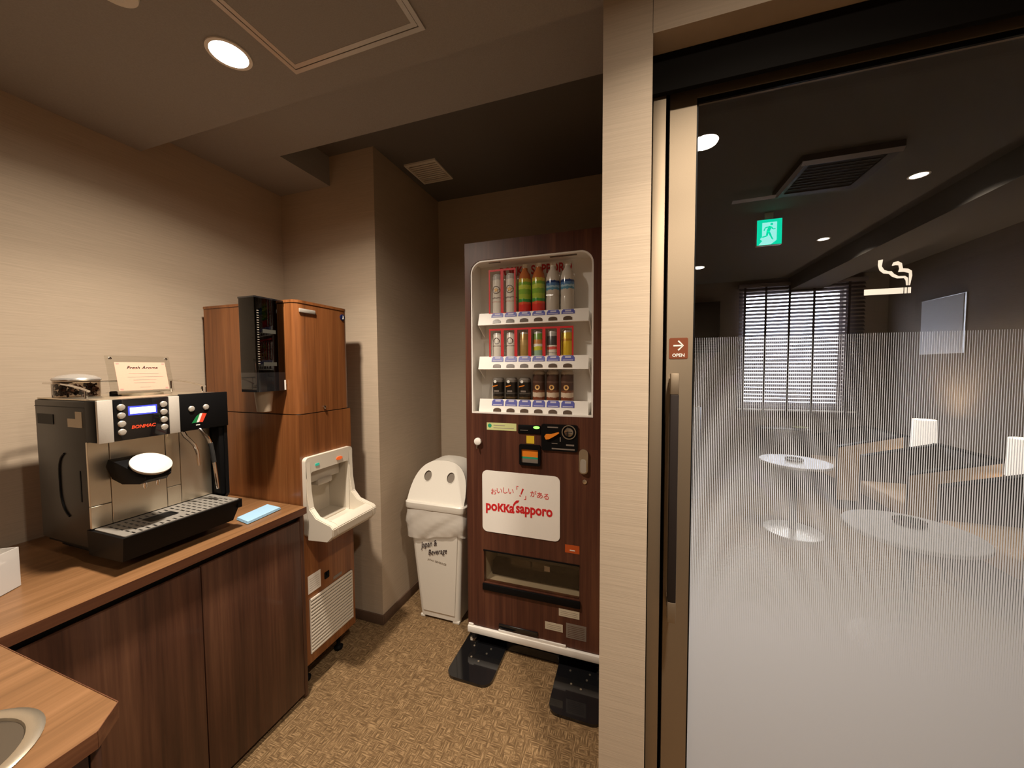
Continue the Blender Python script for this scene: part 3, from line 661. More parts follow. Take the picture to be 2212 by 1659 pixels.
# bag skirt hanging below the rim
bm = BM(); n = 96; rows = []
base_ = [Vector((a,b,0)) for a,b in rrect(-1.206,-.851,1.710,2.024,.03,5)]
def peri(t):
    L = [ (base_[(i+1)%len(base_)]-base_[i]).length for i in range(len(base_)) ]; S = sum(L); d = t*S
    for i,l in enumerate(L):
        if d <= l: return base_[i].lerp(base_[(i+1)%len(base_)], d/l if l else 0)
        d -= l
    return base_[0]
cen = Vector((-1.0285,1.867,0))
for j in range(9):
    f = j/8; rr = []
    for i in range(n):
        a = i/n; p = peri(a); d = (p-cen).normalized()
        wob = (.003*math.sin(a*2*PI*7+f*9)+.0022*math.sin(a*2*PI*13+f*17+1)+.0018*math.sin(a*2*PI*19-f*23))*min(1,f*2+.2)
        low = .535 + .018*math.sin(a*2*PI*3+.6)+.003*math.sin(a*2*PI*11) - .035*max(0, math.cos((a-.62)*2*PI))
        q_ = p + d*(.006+wob+.008*math.sin(f*PI))
        rr.append((q_.x,q_.y,.668+(low-.668)*f))
    rows.append(rr)
loft(bm, rows, caps=False); part('bag_skirt', bm, 'bag', tb, 'translucent bag skirt')
# rim and lid
part('rim', loft(BM(), [ring(-1.216,-.841,1.700,2.034,.032,.655),ring(-1.218,-.839,1.698,2.036,.032,.66),ring(-1.218,-.839,1.698,2.036,.032,.688),ring(-1.212,-.845,1.704,2.030,.030,.695)]), 'white', tb)
def sl(a,b): # slanted front face of the lid: a across, b = height
    f = (b-.69)/.22; return (a, 1.715+f*.115, b)
arch = []
for k in range(25):
    t = PI*k/24; ex = 2.6
    ca, sa = math.cos(t), math.sin(t)
    arch.append((-1.0285+.178*math.copysign(abs(ca)**(2/ex),ca), .69+.215*abs(sa)**(2/ex)*1.0))
lid_f = plate(BM(), arch, [circ(-1.108,.822,.0245,28,.0275),circ(-.962,.822,.0245,28,.0275)], sl, (0,.004,0))
ld = part('lid', lid_f, 'white', tb)
bm = BM(); fr_ = [sl(*p) for p in arch]; bk = [(p[0], 2.012-(p[1]-.69)*.28, p[1]) for p in arch]
mid = [((a[0]*.985-.0154), a[1]-.002, a[2]) for a in fr_]
for A,B_ in ((fr_,bk),):
    va = [bm.verts.new(p) for p in A]; vb = [bm.verts.new(p) for p in B_]
    for i in range(len(va)-1): bm.faces.new((va[i],va[i+1],vb[i+1],vb[i]))
    bm.faces.new(vb)
part('hood', bm, 'white', ld)
for xx in (-1.108,-.962):
    o = []
    for (a,b) in circ(xx,.822,.0262,28,.0292): o.append((a,b))
    part('hole_backing', plate(BM(), circ(xx,.822,.0252,24,.0282), [], lambda a,b: (sl(a,b)[0],sl(a,b)[1]+.007,b), (0,.001,0)), plain('lit_interior_grey',(.20,.165,.13),.6), ld)  # added disc behind the hole, its grey paints the lit lid interior
    part('hole_rim', plate(BM(), o, [circ(xx,.822,.0238,28,.0268)], sl, (0,-.0025,0)), 'white', ld)
text('Japan &', .046, (-1.072,1.7180,.455), '-y', 'ink', tb, shear=.45, sx=.75, rot=.28)
text('Beverage', .044, (-1.020,1.7205,.418), '-y', 'ink', tb, shear=.45, sx=.75, rot=.24)
text('JAPAN BEVERAGE', .015, (-1.025,1.7255,.358), '-y', 'grey_ink', tb, rot=-.12)

# ================================================================== VENDING MACHINE
vm = thing('vending_machine','mahogany-finish drinks vending machine with a white-lined showcase, in the alcove','vending machine',(-.445,1.95,0))
VX0,VX1,VY = -.793,-.100,1.640
win = rrect(-.764,-.165,1.213,1.964,.062,8,(1,1,0,0))
binr = [(-.703,.355),(-.223,.355),(-.223,.520),(-.703,.520)]
bm = plate(BM(), [(VX0,.118),(VX1,.118),(VX1,2.052),(VX0,2.052)], [win,binr], XZ(VY), (0,.030,0))
door = part('front_door', bm, 'mahogany', vm)
bm = BM(); box(bm,VX0,VX0+.02,VY+.0305,2.27,.10,2.050); box(bm,VX1-.02,VX1,VY+.0305,2.27,.10,2.050); box(bm,VX0+.02,VX1-.02,VY+.0305,2.27,2.03,2.050)
box(bm,VX0+.02,VX1-.02,2.25,2.27,.10,2.03); box(bm,VX0+.02,VX1-.02,VY+.0305,2.25,.10,.12); box(bm,VX0+.02,VX1-.02,1.86,1.88,.12,2.03)
part('cabinet_shell', bm, 'mahogany', vm)
# white showcase lining
bm = BM()
box(bm,-.785,-.764,VY+.031,1.84,1.195,1.985); box(bm,-.165,-.145,VY+.031,1.84,1.195,1.985); box(bm,-.764,-.165,VY+.031,1.84,1.965,1.985)
box(bm,-.764,-.165,VY+.031,1.84,1.195,1.212); box(bm,-.764,-.165,1.775,1.84,1.212,1.965)
case = part('showcase_lining', bm, 'white_paint', vm)
part('showcase_bezel', plate(BM(), rrect(-.7635,-.1655,1.2135,1.9635,.0615,8,(1,1,0,0)), [rrect(-.756,-.173,1.221,1.956,.055,8,(1,1,0,0))], XZ(VY+.004), (0,.02,0)), 'white_paint', vm)
part('showcase_glass', plate(BM(), rrect(-.762,-.167,1.215,1.962,.060,8,(1,1,0,0)), [], XZ(VY+.010), (0,.003,0)), 'case_glass', vm)
part('lamp_slot', box(BM(),-.37,-.245,1.665,1.685,1.955,1.9645), 'button', case); part('lamp_slot', box(BM(),-.68,-.62,1.665,1.685,1.957,1.9645), 'button', case)
text('POKKA SAPPORO', .062, (-.47,1.7735,1.930), '-y', 'red', case, bold=.0016, sx=.76)
for k,(zb,zt) in enumerate(((1.652,1.712),(1.433,1.497),(1.214,1.283))):
    bm = BM()
    plate(bm, [(1.664,zb),(1.672,zb-.002 if k<2 else zb),(1.765,zb+.02),(1.775,zb+.025),(1.775,zt-.012),(1.69,zt-.012),(1.684,zt)], [], lambda a,b:( -.735,a,b), (.545,0,0))
    sh = part('shelf', bm, 'white_paint', case)
    if k < 2:
        for x in (-.748,-.192): part('bracket', plate(BM(), [(1.70,zb),(1.774,zb-.05),(1.774,zb+.01),(1.70,zb+.012)], [], lambda a,b,x=x:(x,a,b), (.006,0,0)), 'white_paint', sh)
    def fp(z): return 1.664 + (z-zb)/(zt-zb)*.020 - .0006
    for c_ in range(6):
        xc = -.636+.0702*c_
        z0,z1 = zb+.037, zt-.001
        pl = [(xc-.031,z0),(xc+.031,z0),(xc+.031,z1-.010),(xc+.024,z1),(xc-.024,z1),(xc-.031,z1-.010)]
        p_ = part('price_label', plate(BM(), pl, [], lambda a,b:(a,fp(b),b), (0,-.001,0)), 'blue_label', sh)
        bm = BM(); plate(bm, [(xc-.014,z1-.011),(xc+.014,z1-.011),(xc+.014,z1-.003),(xc-.014,z1-.003)], [], lambda a,b:(a,fp(b)-.001,b),(0,-.0004,0))
        plate(bm, [(xc-.024,z0+.003),(xc+.024,z0+.003),(xc+.024,z0+.0065),(xc-.024,z0+.0065)], [], lambda a,b:(a,fp(b)-.001,b),(0,-.0004,0))
        # (label print)
        if True:
            o_ = finish('label_print', bm, 'lilac', ORG[vm.name]); o_.parent = sh
        bb = [(xc-.0205,zb+.008),(xc+.0205,zb+.008)]+[(xc+.0205*math.cos(t), zb+.017+.009*math.sin(t)) for t in [PI*j/8 for j in range(9)]]
        o_ = part('select_button', plate(BM(), bb, [], lambda a,b:(a,fp(b),b), (0,-.002,0)), 'button', sh)
# door fittings
part('eco_label', box(BM(),-.681,-.527,VY-.0008,VY,1.134,1.170), 'yellow_green', vm)
bm = BM(); lathe(bm, (-.665,VY-.0008,1.155), [(.010,0),(.010,.0006)], 16, (0,-1,0)); part('eco_mark', bm, 'green_print', vm)
bm = BM(); box(bm,-.645,-.585,VY-.0013,VY-.0008,1.156,1.159); box(bm,-.645,-.54,VY-.0013,VY-.0008,1.144,1.147); part('eco_print', bm, 'grey_ink', vm)
rd = part('display_unit', box(BM(),-.517,-.406,VY-.005,VY,1.124,1.167,.003), 'black', vm)
part('status_light', plate(BM(), circ(-.426,1.157,.0155,16,.0068), [], XZ(VY-.0055), (0,-.001,0)), 'led', rd, 'green status light')
part('display_text', box(BM(),-.507,-.468,VY-.0058,VY-.005,1.140,1.1425), 'grey_label', rd)
cn = part('coin_unit', plate(BM(), rrect(-.402,-.232,1.052,1.176,.010), [], XZ(VY), (0,-.008,0)), 'black', vm)
part('coin_ring', plate(BM(), circ(-.272,1.143,.033,32), [circ(-.272,1.143,.029,32)], XZ(VY-.0085), (0,-.003,0)), 'steel', cn)
cs = part('coin_slot', lathe(BM(), (-.272,VY-.008,1.143), [(.022,0),(.020,.004),(.008,.005)], 28, (0,-1,0)), 'chrome', cn)
part('slot_opening', box(BM(),-.288,-.256,VY-.0138,VY-.012,1.1425,1.1455), 'recess', cn)
part('return_lever', plate(BM(), [(-.385,1.120),(-.378,1.130),(-.355,1.131),(-.318,1.142),(-.316,1.137),(-.345,1.118),(-.365,1.107),(-.378,1.105)], [], XZ(VY-.009), (0,-.008,0)), 'orange', cn, 'orange return lever')
bm = BM(); box(bm,-.372,-.322,VY-.0088,VY-.008,1.160,1.165); box(bm,-.285,-.248,VY-.0088,VY-.008,1.080,1.087); box(bm,-.352,-.245,VY-.0088,VY-.008,1.060,1.066); box(bm,-.314,-.310,VY-.0088,VY-.008,1.097,1.118); box(bm,-.352,-.325,VY-.0088,VY-.008,1.086,1.089); part('coin_print', bm, 'grey_label', cn)
part('yellow_sticker', box(BM(),-.4765,-.438,VY-.001,VY,1.078,1.115), 'yellow', vm)
bl = part('bill_slot', plate(BM(), rrect(-.511,-.407,.973,1.074,.008), [rrect(-.500,-.418,.986,1.050,.003)], XZ(VY), (0,-.010,0)), 'black', vm)
part('slot_face', box(BM(),-.500,-.418,VY-.004,VY,1.014,1.050), 'orange', bl, 'orange band')
part('slot_face', box(BM(),-.500,-.418,VY-.004,VY,1.005,1.014), 'green_print', bl, 'green band')
part('slot_face', box(BM(),-.500,-.418,VY-.004,VY,.986,1.005), 'grey_label', bl)
kn = part('key_knob', lathe(BM(), (-.726,VY,1.074), [(.012,0),(.018,.006),(.018,.016),(.013,.019)], 24, (0,-1,0)), 'white_paint', vm)
part('key', box(BM(),-.7285,-.7235,VY-.022,VY-.008,1.040,1.058,.001), 'chrome', kn)
lk = part('lock_handle', plate(BM(), rrect(-.226,-.185,.955,1.068,.019), [], XZ(VY), (0,-.010,0)), 'steel', vm)
part('lock_cylinder', plate(BM(), rrect(-.219,-.192,.962,1.022,.010), [], XZ(VY-.010), (0,-.006,0)), 'silver', lk)
part('key_hole', lathe(BM(), (-.2005,VY,.918), [(.010,0),(.010,.003),(.006,.004)], 18, (0,-1,0)), 'steel', vm)
bp = part('brand_board', plate(BM(), rrect(-.707,-.314,.620,.930,.026), [], XZ(VY), (0,-.003,0)), 'white_paint', vm)
yy = VY-.0035
text('poккa', .0685, (-.614,yy,.752), '-y', 'red', bp, bold=.0022, sx=.86)
text('sapporo', .0685, (-.440,yy,.757), '-y', 'red', bp, bold=.0022, sx=.80)
bm = BM(); plate(bm, [(-.540,.782),(-.528,.795),(-.513,.797),(-.518,.786),(-.530,.780),(-.541,.765),(-.541,.745),(-.546,.755),(-.545,.772)], [], XZ(yy), (0,-.0006,0)); part('leaf_mark', bm, 'red', bp)
jp = 'おいしい'
for i,chh in enumerate(jp): text(chh, .034, (-.646+.030*i,yy,.828+(-.004,.004,.008,.008)[i]), '-y', 'red', bp, name='lettering')
text('「', .026, (-.530,yy,.852), '-y', 'red', bp, bold=.0006); text('」', .026, (-.475,yy,.815), '-y', 'red', bp, bold=.0006)
bm = BM(); plate(bm, [(-.507,.828),(-.502,.827),(-.490,.855),(-.497,.857)], [], XZ(yy), (0,-.0006,0)); lathe(bm, (-.509,yy,.820), [(.0035,0),(.0035,.0006)], 12, (0,-1,0)); part('exclamation_mark', bm, 'red', bp)
for i,chh in enumerate('がある'): text(chh, .034, (-.443+.032*i,yy,.834-.003*i), '-y', 'red', bp, name='lettering')
part('orange_sticker', box(BM(),-.290,-.223,VY-.001,VY,.575,.613), 'orange_label', vm)
part('sticker_print', box(BM(),-.268,-.244,VY-.0015,VY-.001,.586,.591), 'paper', vm)
# pick-up compartment
bm = BM(); box(bm,-.715,-.703,VY+.031,1.84,.34,.535); box(bm,-.223,-.211,VY+.031,1.84,.34,.535); box(bm,-.703,-.223,1.83,1.84,.34,.535); box(bm,-.703,-.223,VY+.031,1.83,.34,.352); box(bm,-.703,-.223,VY+.031,1.83,.522,.535)
pk = part('pickup_bay', bm, plain('bay_lining',(.50,.45,.36),.5), vm)
bm = BM(); box(bm,-.69,-.235,1.72,1.78,.353,.425,.006); part('bay_flap', bm, 'black', pk)
bm = BM(); box(bm,-.572,-.472,VY+.045,VY+.047,.435,.478); box(bm,-.462,-.372,VY+.045,VY+.047,.435,.478); part('clear_tag', bm, 'acrylic', pk)
part('paper_tag', box(BM(),-.40,-.373,VY+.043,VY+.045,.44,.465), 'paper', pk)
part('bay_window', box(BM(),-.702,-.224,VY+.006,VY+.009,.356,.519), clear('bay_glass',(.88,.85,.80),1.0), vm)
bm = BM(); box(bm,-.708,-.218,VY-.010,VY,.318,.352,.003); box(bm,-.704,-.222,VY-.004,VY,.518,.524); part('bay_lip', bm, 'black', vm)
for (a,b,c_,d,mm) in ((-.319,-.222,.263,.299,'cream_label'),(-.386,-.300,.183,.220,'cream_label'),(-.284,-.190,.164,.235,'grey_label')):
    l_ = part('notice_label', box(BM(),a,b,VY-.001,VY,c_,d), mm, vm)
    bm = BM(); n_ = int((d-c_)/.0085)
    for k in range(1,n_): box(bm,a+.008,b-.008,VY-.0014,VY-.001,c_+k*.0085-.001,c_+k*.0085+.0007)
    part('label_lines', bm, 'grey_ink' if mm!='grey_label' else 'cabinet', l_)
part('foot_grip', box(BM(),-.623,-.42,VY-.009,VY,.135,.158,.004), 'black_gloss', vm)
bm = BM(); box(bm,VX0,VX1,VY-.012,VY+.02,.080,.113,.003); box(bm,-.625,-.285,VY-.006,VY+.004,.1125,.126,.002); box(bm,VX0+.003,VX0+.03,VY-.006,VY+.01,.112,.124,.003); part('kick_rail', bm, 'white_paint', vm)
part('plinth', box(BM(),VX0+.02,VX1-.02,1.70,2.25,.07,.099), 'black_metal', vm)
for x in (-.768,-.125):
    for y in (VY+.022,2.20):
        bm = BM(); lathe(bm, (x,y,0), [(.027,.0145),(.027,.030),(.016,.034),(.016,.0985)], 6); part('levelling_foot', bm, 'chrome', vm)
# stabiliser
sp = thing('stabiliser_base','pair of glossy black floor plates joined by a bar, under the vending machine','base plate',(-.445,1.62,0))
for x0,x1,y0 in ((-.815,-.592,1.428),(-.322,-.098,1.402)):
    o = rrect(x0,x1,y0,2.24,.045,7,(0,0,1,1)); p_ = part('floor_plate', plate(BM(), o, [], XY(.0012), (0,0,.0125)), 'black_gloss', sp)
    bm = BM()
    for (xx,y_) in ((x0+.075,1.56),(x0+.12,1.545),(x0+.14,1.60),(x0+.06,1.63),(x0+.15,1.635)): lathe(bm, (xx,y_,.0137), [(.005,0),(.005,.0015)], 8)
    part('bolt', bm, 'steel', p_)
part('cross_bar', box(BM(),-.592,-.322,1.664,1.72,.0012,.045,.002), 'black_metal', sp)
bm = BM(); box(bm,-.80,-.10,1.722,1.74,.012,.068); part('rear_bar', bm, 'black_metal', sp)

# drinks in the showcase
GR = 'sample drinks in the vending machine'
def can(kind, x, zb, h, r, mat, label, extra=None, neck=False, cap=None):
    t_ = thing(kind, label, 'drink', (x,1.722,zb), GR)
    bm = BM()
    if kind == 'drink_bottle':
        lathe(bm, (x,1.722,zb), [(r*.85,0),(r,.006),(r,h*.30),(r*.95,h*.33),(r,h*.38),(r,h*.70),(r*.80,h*.80),(r*.42,h*.88),(r*.42,h*.93)], 24)
    else:
        lathe(bm, (x,1.722,zb), [(r*.82,0),(r,.006),(r,h-.010),(r*.84,h-.003),(r*.84,h),(r*.78,h),(r*.76,h-.003)], 24)
    part('body', bm, mat, t_)
    if kind == 'drink_bottle':
        part('cap', lathe(BM(), (x,1.722,zb+h*.925), [(r*.46,0),(r*.46,h*.07),(r*.40,h*.075)], 18), cap or 'white', t_)
    if extra: extra(t_, x, zb, h, r)
    return t_
def emblem(mat, rz=.62, rr=.019, star=None):
    def f(t_, x, zb, h, r):
        e = part('emblem', plate(BM(), circ(x,zb+h*rz,rr,20), [], lambda a,b:(a,1.7215-math.sqrt(max(0,(r+.0006)**2-(a-x)**2)),b),(0,-.0005,0)), mat, t_)
        if star:
            pts_ = [(x+(rr*.72 if k%2==0 else rr*.3)*math.sin(k*PI/5), zb+h*rz+(rr*.72 if k%2==0 else rr*.3)*math.cos(k*PI/5)) for k in range(10)]
            o_ = finish('emblem_star', plate(BM(), pts_, [], XZ(1.7205-r), (0,-.0005,0)), star, ORG[t_.name]); o_.parent = e
    return f
def frame_card(x, z0, z1, w=.0352):
    part('promo_frame', plate(BM(), [(x-w,z0),(x+w,z0),(x+w,z1),(x-w,z1)], [[(x-w+.0075,z0+.006),(x+w-.0075,z0+.006),(x+w-.0075,z1-.009),(x-w+.0075,z1-.009)]], XZ(1.684), (0,-.001,0)), 'red', case, 'red promotional frame')
M['gold'] = plain('gold_star',(.75,.45,.15),.4); M['emb'] = plain('brown_emblem',(.06,.03,.02),.4)
W_ = (.70,.66,.58)
canw = bands('white_beer_style_can', [(0,(.45,.42,.38)),(.05,W_),(.34,(.60,.40,.34)),(.37,W_),(.44,(.30,.25,.22)),(.47,W_),(.93,(.45,.43,.40))], .19)
canw2 = bands('short_white_can', [(0,(.45,.42,.38)),(.05,W_),(.47,(.30,.25,.22)),(.51,W_),(.93,(.45,.43,.40))], .128)
tea = bands('green_tea_bottle', [(0,(.62,.04,.03)),(.22,(.70,.10,.04)),(.27,(.05,.28,.06)),(.34,(.35,.50,.06)),(.45,(.22,.42,.05)),(.56,(.50,.60,.08)),(.66,(.20,.40,.05)),(.72,(.55,.42,.06)),(.80,(.45,.14,.04))], .215, .15)
wat = bands('soda_bottle', [(0,(.55,.50,.43)),(.50,(.10,.28,.42)),(.55,(.35,.52,.62)),(.60,(.08,.20,.42)),(.66,(.02,.05,.18)),(.70,(.60,.55,.48))], .215, .15)
goldc = bands('gold_can', [(0,(.6,.55,.48)),(.06,(.45,.30,.10)),(.5,(.50,.34,.13)),(.70,(.40,.24,.08)),(.93,(.45,.40,.33))], .128, .25, .3)
grn = bands('green_fruit_can', [(0,(.6,.55,.48)),(.06,(.30,.45,.33)),(.30,(.55,.55,.05)),(.44,(.78,.74,.66)),(.54,(.50,.20,.05)),(.70,(.16,.28,.05)),(.93,(.45,.43,.40))], .128)
blkw = bands('white_can_black_letters', [(0,(.45,.42,.38)),(.05,W_),(.18,(.3,.28,.26)),(.21,W_),(.32,(.65,.10,.08)),(.42,W_),(.48,(.06,.05,.05)),(.82,(.35,.33,.30)),(.93,(.45,.43,.40))], .128)
yel = bands('yellow_can', [(0,(.7,.65,.58)),(.10,(.72,.50,.03)),(.62,(.48,.24,.02)),(.70,(.62,.42,.04)),(.93,(.5,.46,.38))], .128, .25, .2)
blk = bands('black_coffee_can', [(0,(.16,.13,.10)),(.08,(.05,.035,.022)),(.16,(.14,.09,.04)),(.22,(.018,.014,.011)),(.36,(.10,.09,.08)),(.42,(.018,.014,.011)),(.92,(.2,.18,.16))], .105, .22, .2)
cof = bands('brown_milk_coffee_can', [(0,(.20,.05,.02)),(.17,(.62,.50,.38)),(.33,(.20,.07,.03)),(.40,(.07,.03,.018)),(.66,(.12,.07,.05)),(.70,(.06,.028,.018)),(.93,(.4,.33,.25))], .145)
XS = [-.6475+.0704*i for i in range(6)]
Z1_,Z2_,Z3_ = 1.7005,1.4855,1.2715
can('drink_can', XS[0], Z1_, .205, .030, canw, 'tall white can with brown star emblem, leftmost on the top shelf', emblem('emb',.62,.019,'gold'))
can('drink_can', XS[1], Z1_, .205, .030, canw, 'tall white can with brown star emblem, second from left on the top shelf', emblem('emb',.62,.019,'gold'))
for i,lb in ((0,0),(1,1)): frame_card(XS[i], 1.706, 1.925)
can('drink_bottle', XS[2], Z1_, .245, .0325, tea, 'green tea bottle with red base, left one of the pair on the top shelf')
can('drink_bottle', XS[3], Z1_, .245, .0325, tea, 'green tea bottle with red base, right one of the pair on the top shelf')
can('drink_bottle', XS[4], Z1_, .240, .0325, wat, 'clear bottle with blue label, second from right on the top shelf')
can('drink_bottle', XS[5], Z1_, .240, .0325, wat, 'clear bottle with blue label, rightmost on the top shelf')
can('drink_can', XS[0], Z2_, .135, .0285, canw2, 'short white can with dark round emblem, leftmost on the middle shelf', emblem('emb',.66,.0155))
can('drink_can', XS[1], Z2_, .135, .0285, canw2, 'short white can with dark round emblem, second from left on the middle shelf', emblem('emb',.66,.0155))
can('drink_can', XS[2], Z2_, .135, .0285, goldc, 'gold can on the middle shelf')
can('drink_can', XS[3], Z2_, .135, .0285, grn, 'green and orange fruit can on the middle shelf')
can('drink_can', XS[4], Z2_, .135, .0285, blkw, 'white can with black lettering and a red dot on the middle shelf')
can('drink_can', XS[5], Z2_, .135, .0285, yel, 'yellow can, rightmost on the middle shelf')
for i in range(6): frame_card(XS[i], 1.489, 1.634)
def dot(t_, x, zb, h, r):
    part('emblem', plate(BM(), circ(x-.008,zb+h*.84,.0075,14), [], XZ(1.7225-r),(0,-.0008,0)), 'white_print', t_)
    part('swoosh', plate(BM(), [(x-.024,zb+h*.60),(x+.004,zb+h*.66),(x+.006,zb+h*.70),(x-.022,zb+h*.65)], [], XZ(1.7245-r),(0,-.0025,0)), 'orange', t_)
    b_ = finish('lettering', BM() if False else box(BM(),x-.014,x+.012,1.7218-r,1.7225-r,zb+h*.40,zb+h*.47), 'grey_label', ORG[t_.name]); b_.parent = t_
pos = ('leftmost','second from left','third from left')
for i in range(3): can('drink_can', XS[i], Z3_, .118, .030, blk, 'short black coffee can, %s on the bottom shelf'%pos[i], dot)
for i in range(3,6): can('drink_can', XS[i], Z3_, .155, .0305, cof, 'tall brown and cream coffee can, %s on the bottom shelf'%('third from right','second from right','rightmost')[i-3], emblem('gold',.47,.0125))

# ================================================================== CEILING FITTINGS
hx0,hx1,hy1,hy0 = -1.002,-.540,.891,.430
hatch = thing('ceiling_hatch','square ceiling access panel with a double metal frame, right of the bright downlight','hatch',(-.77,.66,CEIL))
part('outer_frame', plate(BM(), [(hx0,hy0),(hx1,hy0),(hx1,hy1),(hx0,hy1)], [[(hx0+.013,hy0+.013),(hx1-.013,hy0+.013),(hx1-.013,hy1-.013),(hx0+.013,hy1-.013)]], XY(CEIL-.0002), (0,0,-.004)), 'alu', hatch)
part('inner_frame', plate(BM(), [(hx0+.015,hy0+.015),(hx1-.015,hy0+.015),(hx1-.015,hy1-.015),(hx0+.015,hy1-.015)], [[(hx0+.028,hy0+.028),(hx1-.028,hy0+.028),(hx1-.028,hy1-.028),(hx0+.028,hy1-.028)]], XY(CEIL-.0002), (0,0,-.003)), 'alu', hatch)
part('panel', box(BM(),hx0+.028,hx1-.028,hy0+.028,hy1-.028,CEIL-.0025,CEIL-.0003), 'ceil', hatch)
wh = ('bright round ceiling downlight over the worktop','round ceiling downlight in front of the glass door','round ceiling downlight far behind the camera, seen in the glass','added unseen ceiling downlight to light the near worktop')
def downlight(x,y,z,label,r=.047,lens='lens'):
    t_ = thing('downlight', label, 'lamp', (x,y,z))
    part('trim_ring', plate(BM(), circ(x,y,r+.009,36), [circ(x,y,r,36)], XY(z-.0003), (0,0,-.004)), 'white_paint', t_)
    part('diffuser', lathe(BM(), (x,y,z-.0028), [(r-.0005,0),(r-.0005,.0022)], 36), lens, t_)
    return t_
for (x,y,p),l_ in zip(LAMPS,wh): downlight(x,y,CEIL,l_)
M['lens2'] = plain('lit_small_diffuser', (1,1,1), .5, emit=(1,.90,.80), estr=5)
downlight(1.5,2.66,ZK,'nearer ceiling downlight in the smoking room, seen through the glass',.037,'lens2')
downlight(1.5,3.71,ZK,'farther ceiling downlight in the smoking room, seen through the glass',.037,'lens2')
sd = thing('smoke_detector','white round smoke detector on the ceiling at the top edge of the photo','detector',(-1.195,.555,CEIL))
part('base_ring', lathe(BM(), (-1.195,.555,CEIL-.010), [(.040,0),(.046,.002),(.048,.0097)], 32), 'white', sd)
part('sensor', lathe(BM(), (-1.195,.555,CEIL-.022), [(.012,0),(.022,.004),(.026,.0118)], 28), 'white', sd)
vt = thing('ceiling_vent','square white louvred ceiling vent in the alcove','vent',(-1.163,1.934,ZA))
vx0,vx1,vy0,vy1 = -1.264,-1.060,1.826,2.044
part('frame', plate(BM(), [(vx0,vy0),(vx1,vy0),(vx1,vy1),(vx0,vy1)], [[(vx0+.012,vy0+.012),(vx1-.012,vy0+.012),(vx1-.012,vy1-.012),(vx0+.012,vy1-.012)]], XY(ZA-.0003), (0,0,-.009)), 'white', vt)
part('backing', box(BM(),vx0+.012,vx1-.012,vy0+.012,vy1-.012,ZA-.0015,ZA-.0003), 'baseboard', vt)
s0 = part('slat', box(BM(),vx0+.012,vx1-.012,vy0+.014,vy0+.025,ZA-.008,ZA-.003,.001), 'white', vt)
for k in range(1,10): dup_part(s0, (0,.0197*k,0))

# ================================================================== SMOKING ROOM
# venetian blind
BY = 5.155
vb = thing('venetian_blind','dark wooden venetian blind hanging in front of the smoking-room window','blind',(1.87,BY,.9))
part('headrail', box(BM(),1.24,2.50,BY-.03,BY+.03,2.40,2.445,.004), 'blind', vb)
s0 = part('slat', hexa(BM(), [(1.25,BY-.015,.932),(2.49,BY-.015,.932),(2.49,BY+.015,.962),(1.25,BY+.015,.962)], [(1.25,BY-.015,.9345),(2.49,BY-.015,.9345),(2.49,BY+.015,.9645),(1.25,BY+.015,.9645)]), 'blind', vb)
for k in range(1,34): dup_part(s0, (0,0,.0434*k))
part('bottom_rail', box(BM(),1.25,2.49,BY-.018,BY+.018,.882,.902,.003), 'blind', vb)
for x in (1.305,1.525,1.765,2.005,2.335): 
    bm = BM(); box(bm,x-.012,x+.012,BY-.028,BY-.026,.885,2.40); part('ladder_tape', bm, 'blind_tape', vb)
# exit sign
es = thing('exit_sign','green and white running-man exit sign hanging from the smoking-room ceiling','sign',(.886,2.95,2.27))
ex0,ex1,ez0,ez1 = .811,.961,2.277,2.452
part('casing', box(BM(),ex0,ex1,2.952,2.98,ez0,ez1,.002), 'white', es)
part('hanger', box(BM(),.86,.91,2.96,2.972,ez1,ZK-.001), 'white', es)
fc = part('sign_face', box(BM(),ex0+.002,ex1-.002,2.950,2.952,ez0+.002,ez1-.002), 'exit_green', es)
part('doorway_panel', plate(BM(), [(ex0+.012,ez0+.003),(ex0+.085,ez0+.003),(ex0+.118,ez0+.03),(ex0+.118,ez0+.153),(ex0+.032,ez0+.153),(ex0+.032,ez0+.055),(ex0+.020,ez0+.045),(ex0+.034,ez0+.03)], [], XZ(2.9498), (0,-.0006,0)), 'exit_white', es)
def stick(bm, a, b, w_): 
    a = Vector(a); b = Vector(b); d = (b-a).normalized(); n_ = Vector((-d.y,d.x))*w_/2
    plate(bm, [tuple(a+n_),tuple(a-n_),tuple(b-n_),tuple(b+n_)], [], XZ(2.9490), (0,-.0005,0))
bm = BM(); X_,Z_ = ex0,ez0
plate(bm, circ(X_+.087,Z_+.139,.0085,14), [], XZ(2.9490), (0,-.0005,0))
for a,b,w_ in (((.080,.126),(.066,.090),.020),((.072,.122),(.050,.118),.008),((.050,.118),(.042,.098),.007),((.084,.122),(.096,.104),.008),((.096,.104),(.110,.106),.007),((.064,.094),(.060,.062),.012),((.060,.062),(.033,.055),.009),((.070,.092),(.083,.062),.012),((.083,.062),(.092,.040),.009),((.092,.040),(.098,.036),.007)):
    stick(bm, (X_+a[0],Z_+a[1]), (X_+b[0],Z_+b[1]), w_)
part('running_figure', bm, 'exit_green', es)
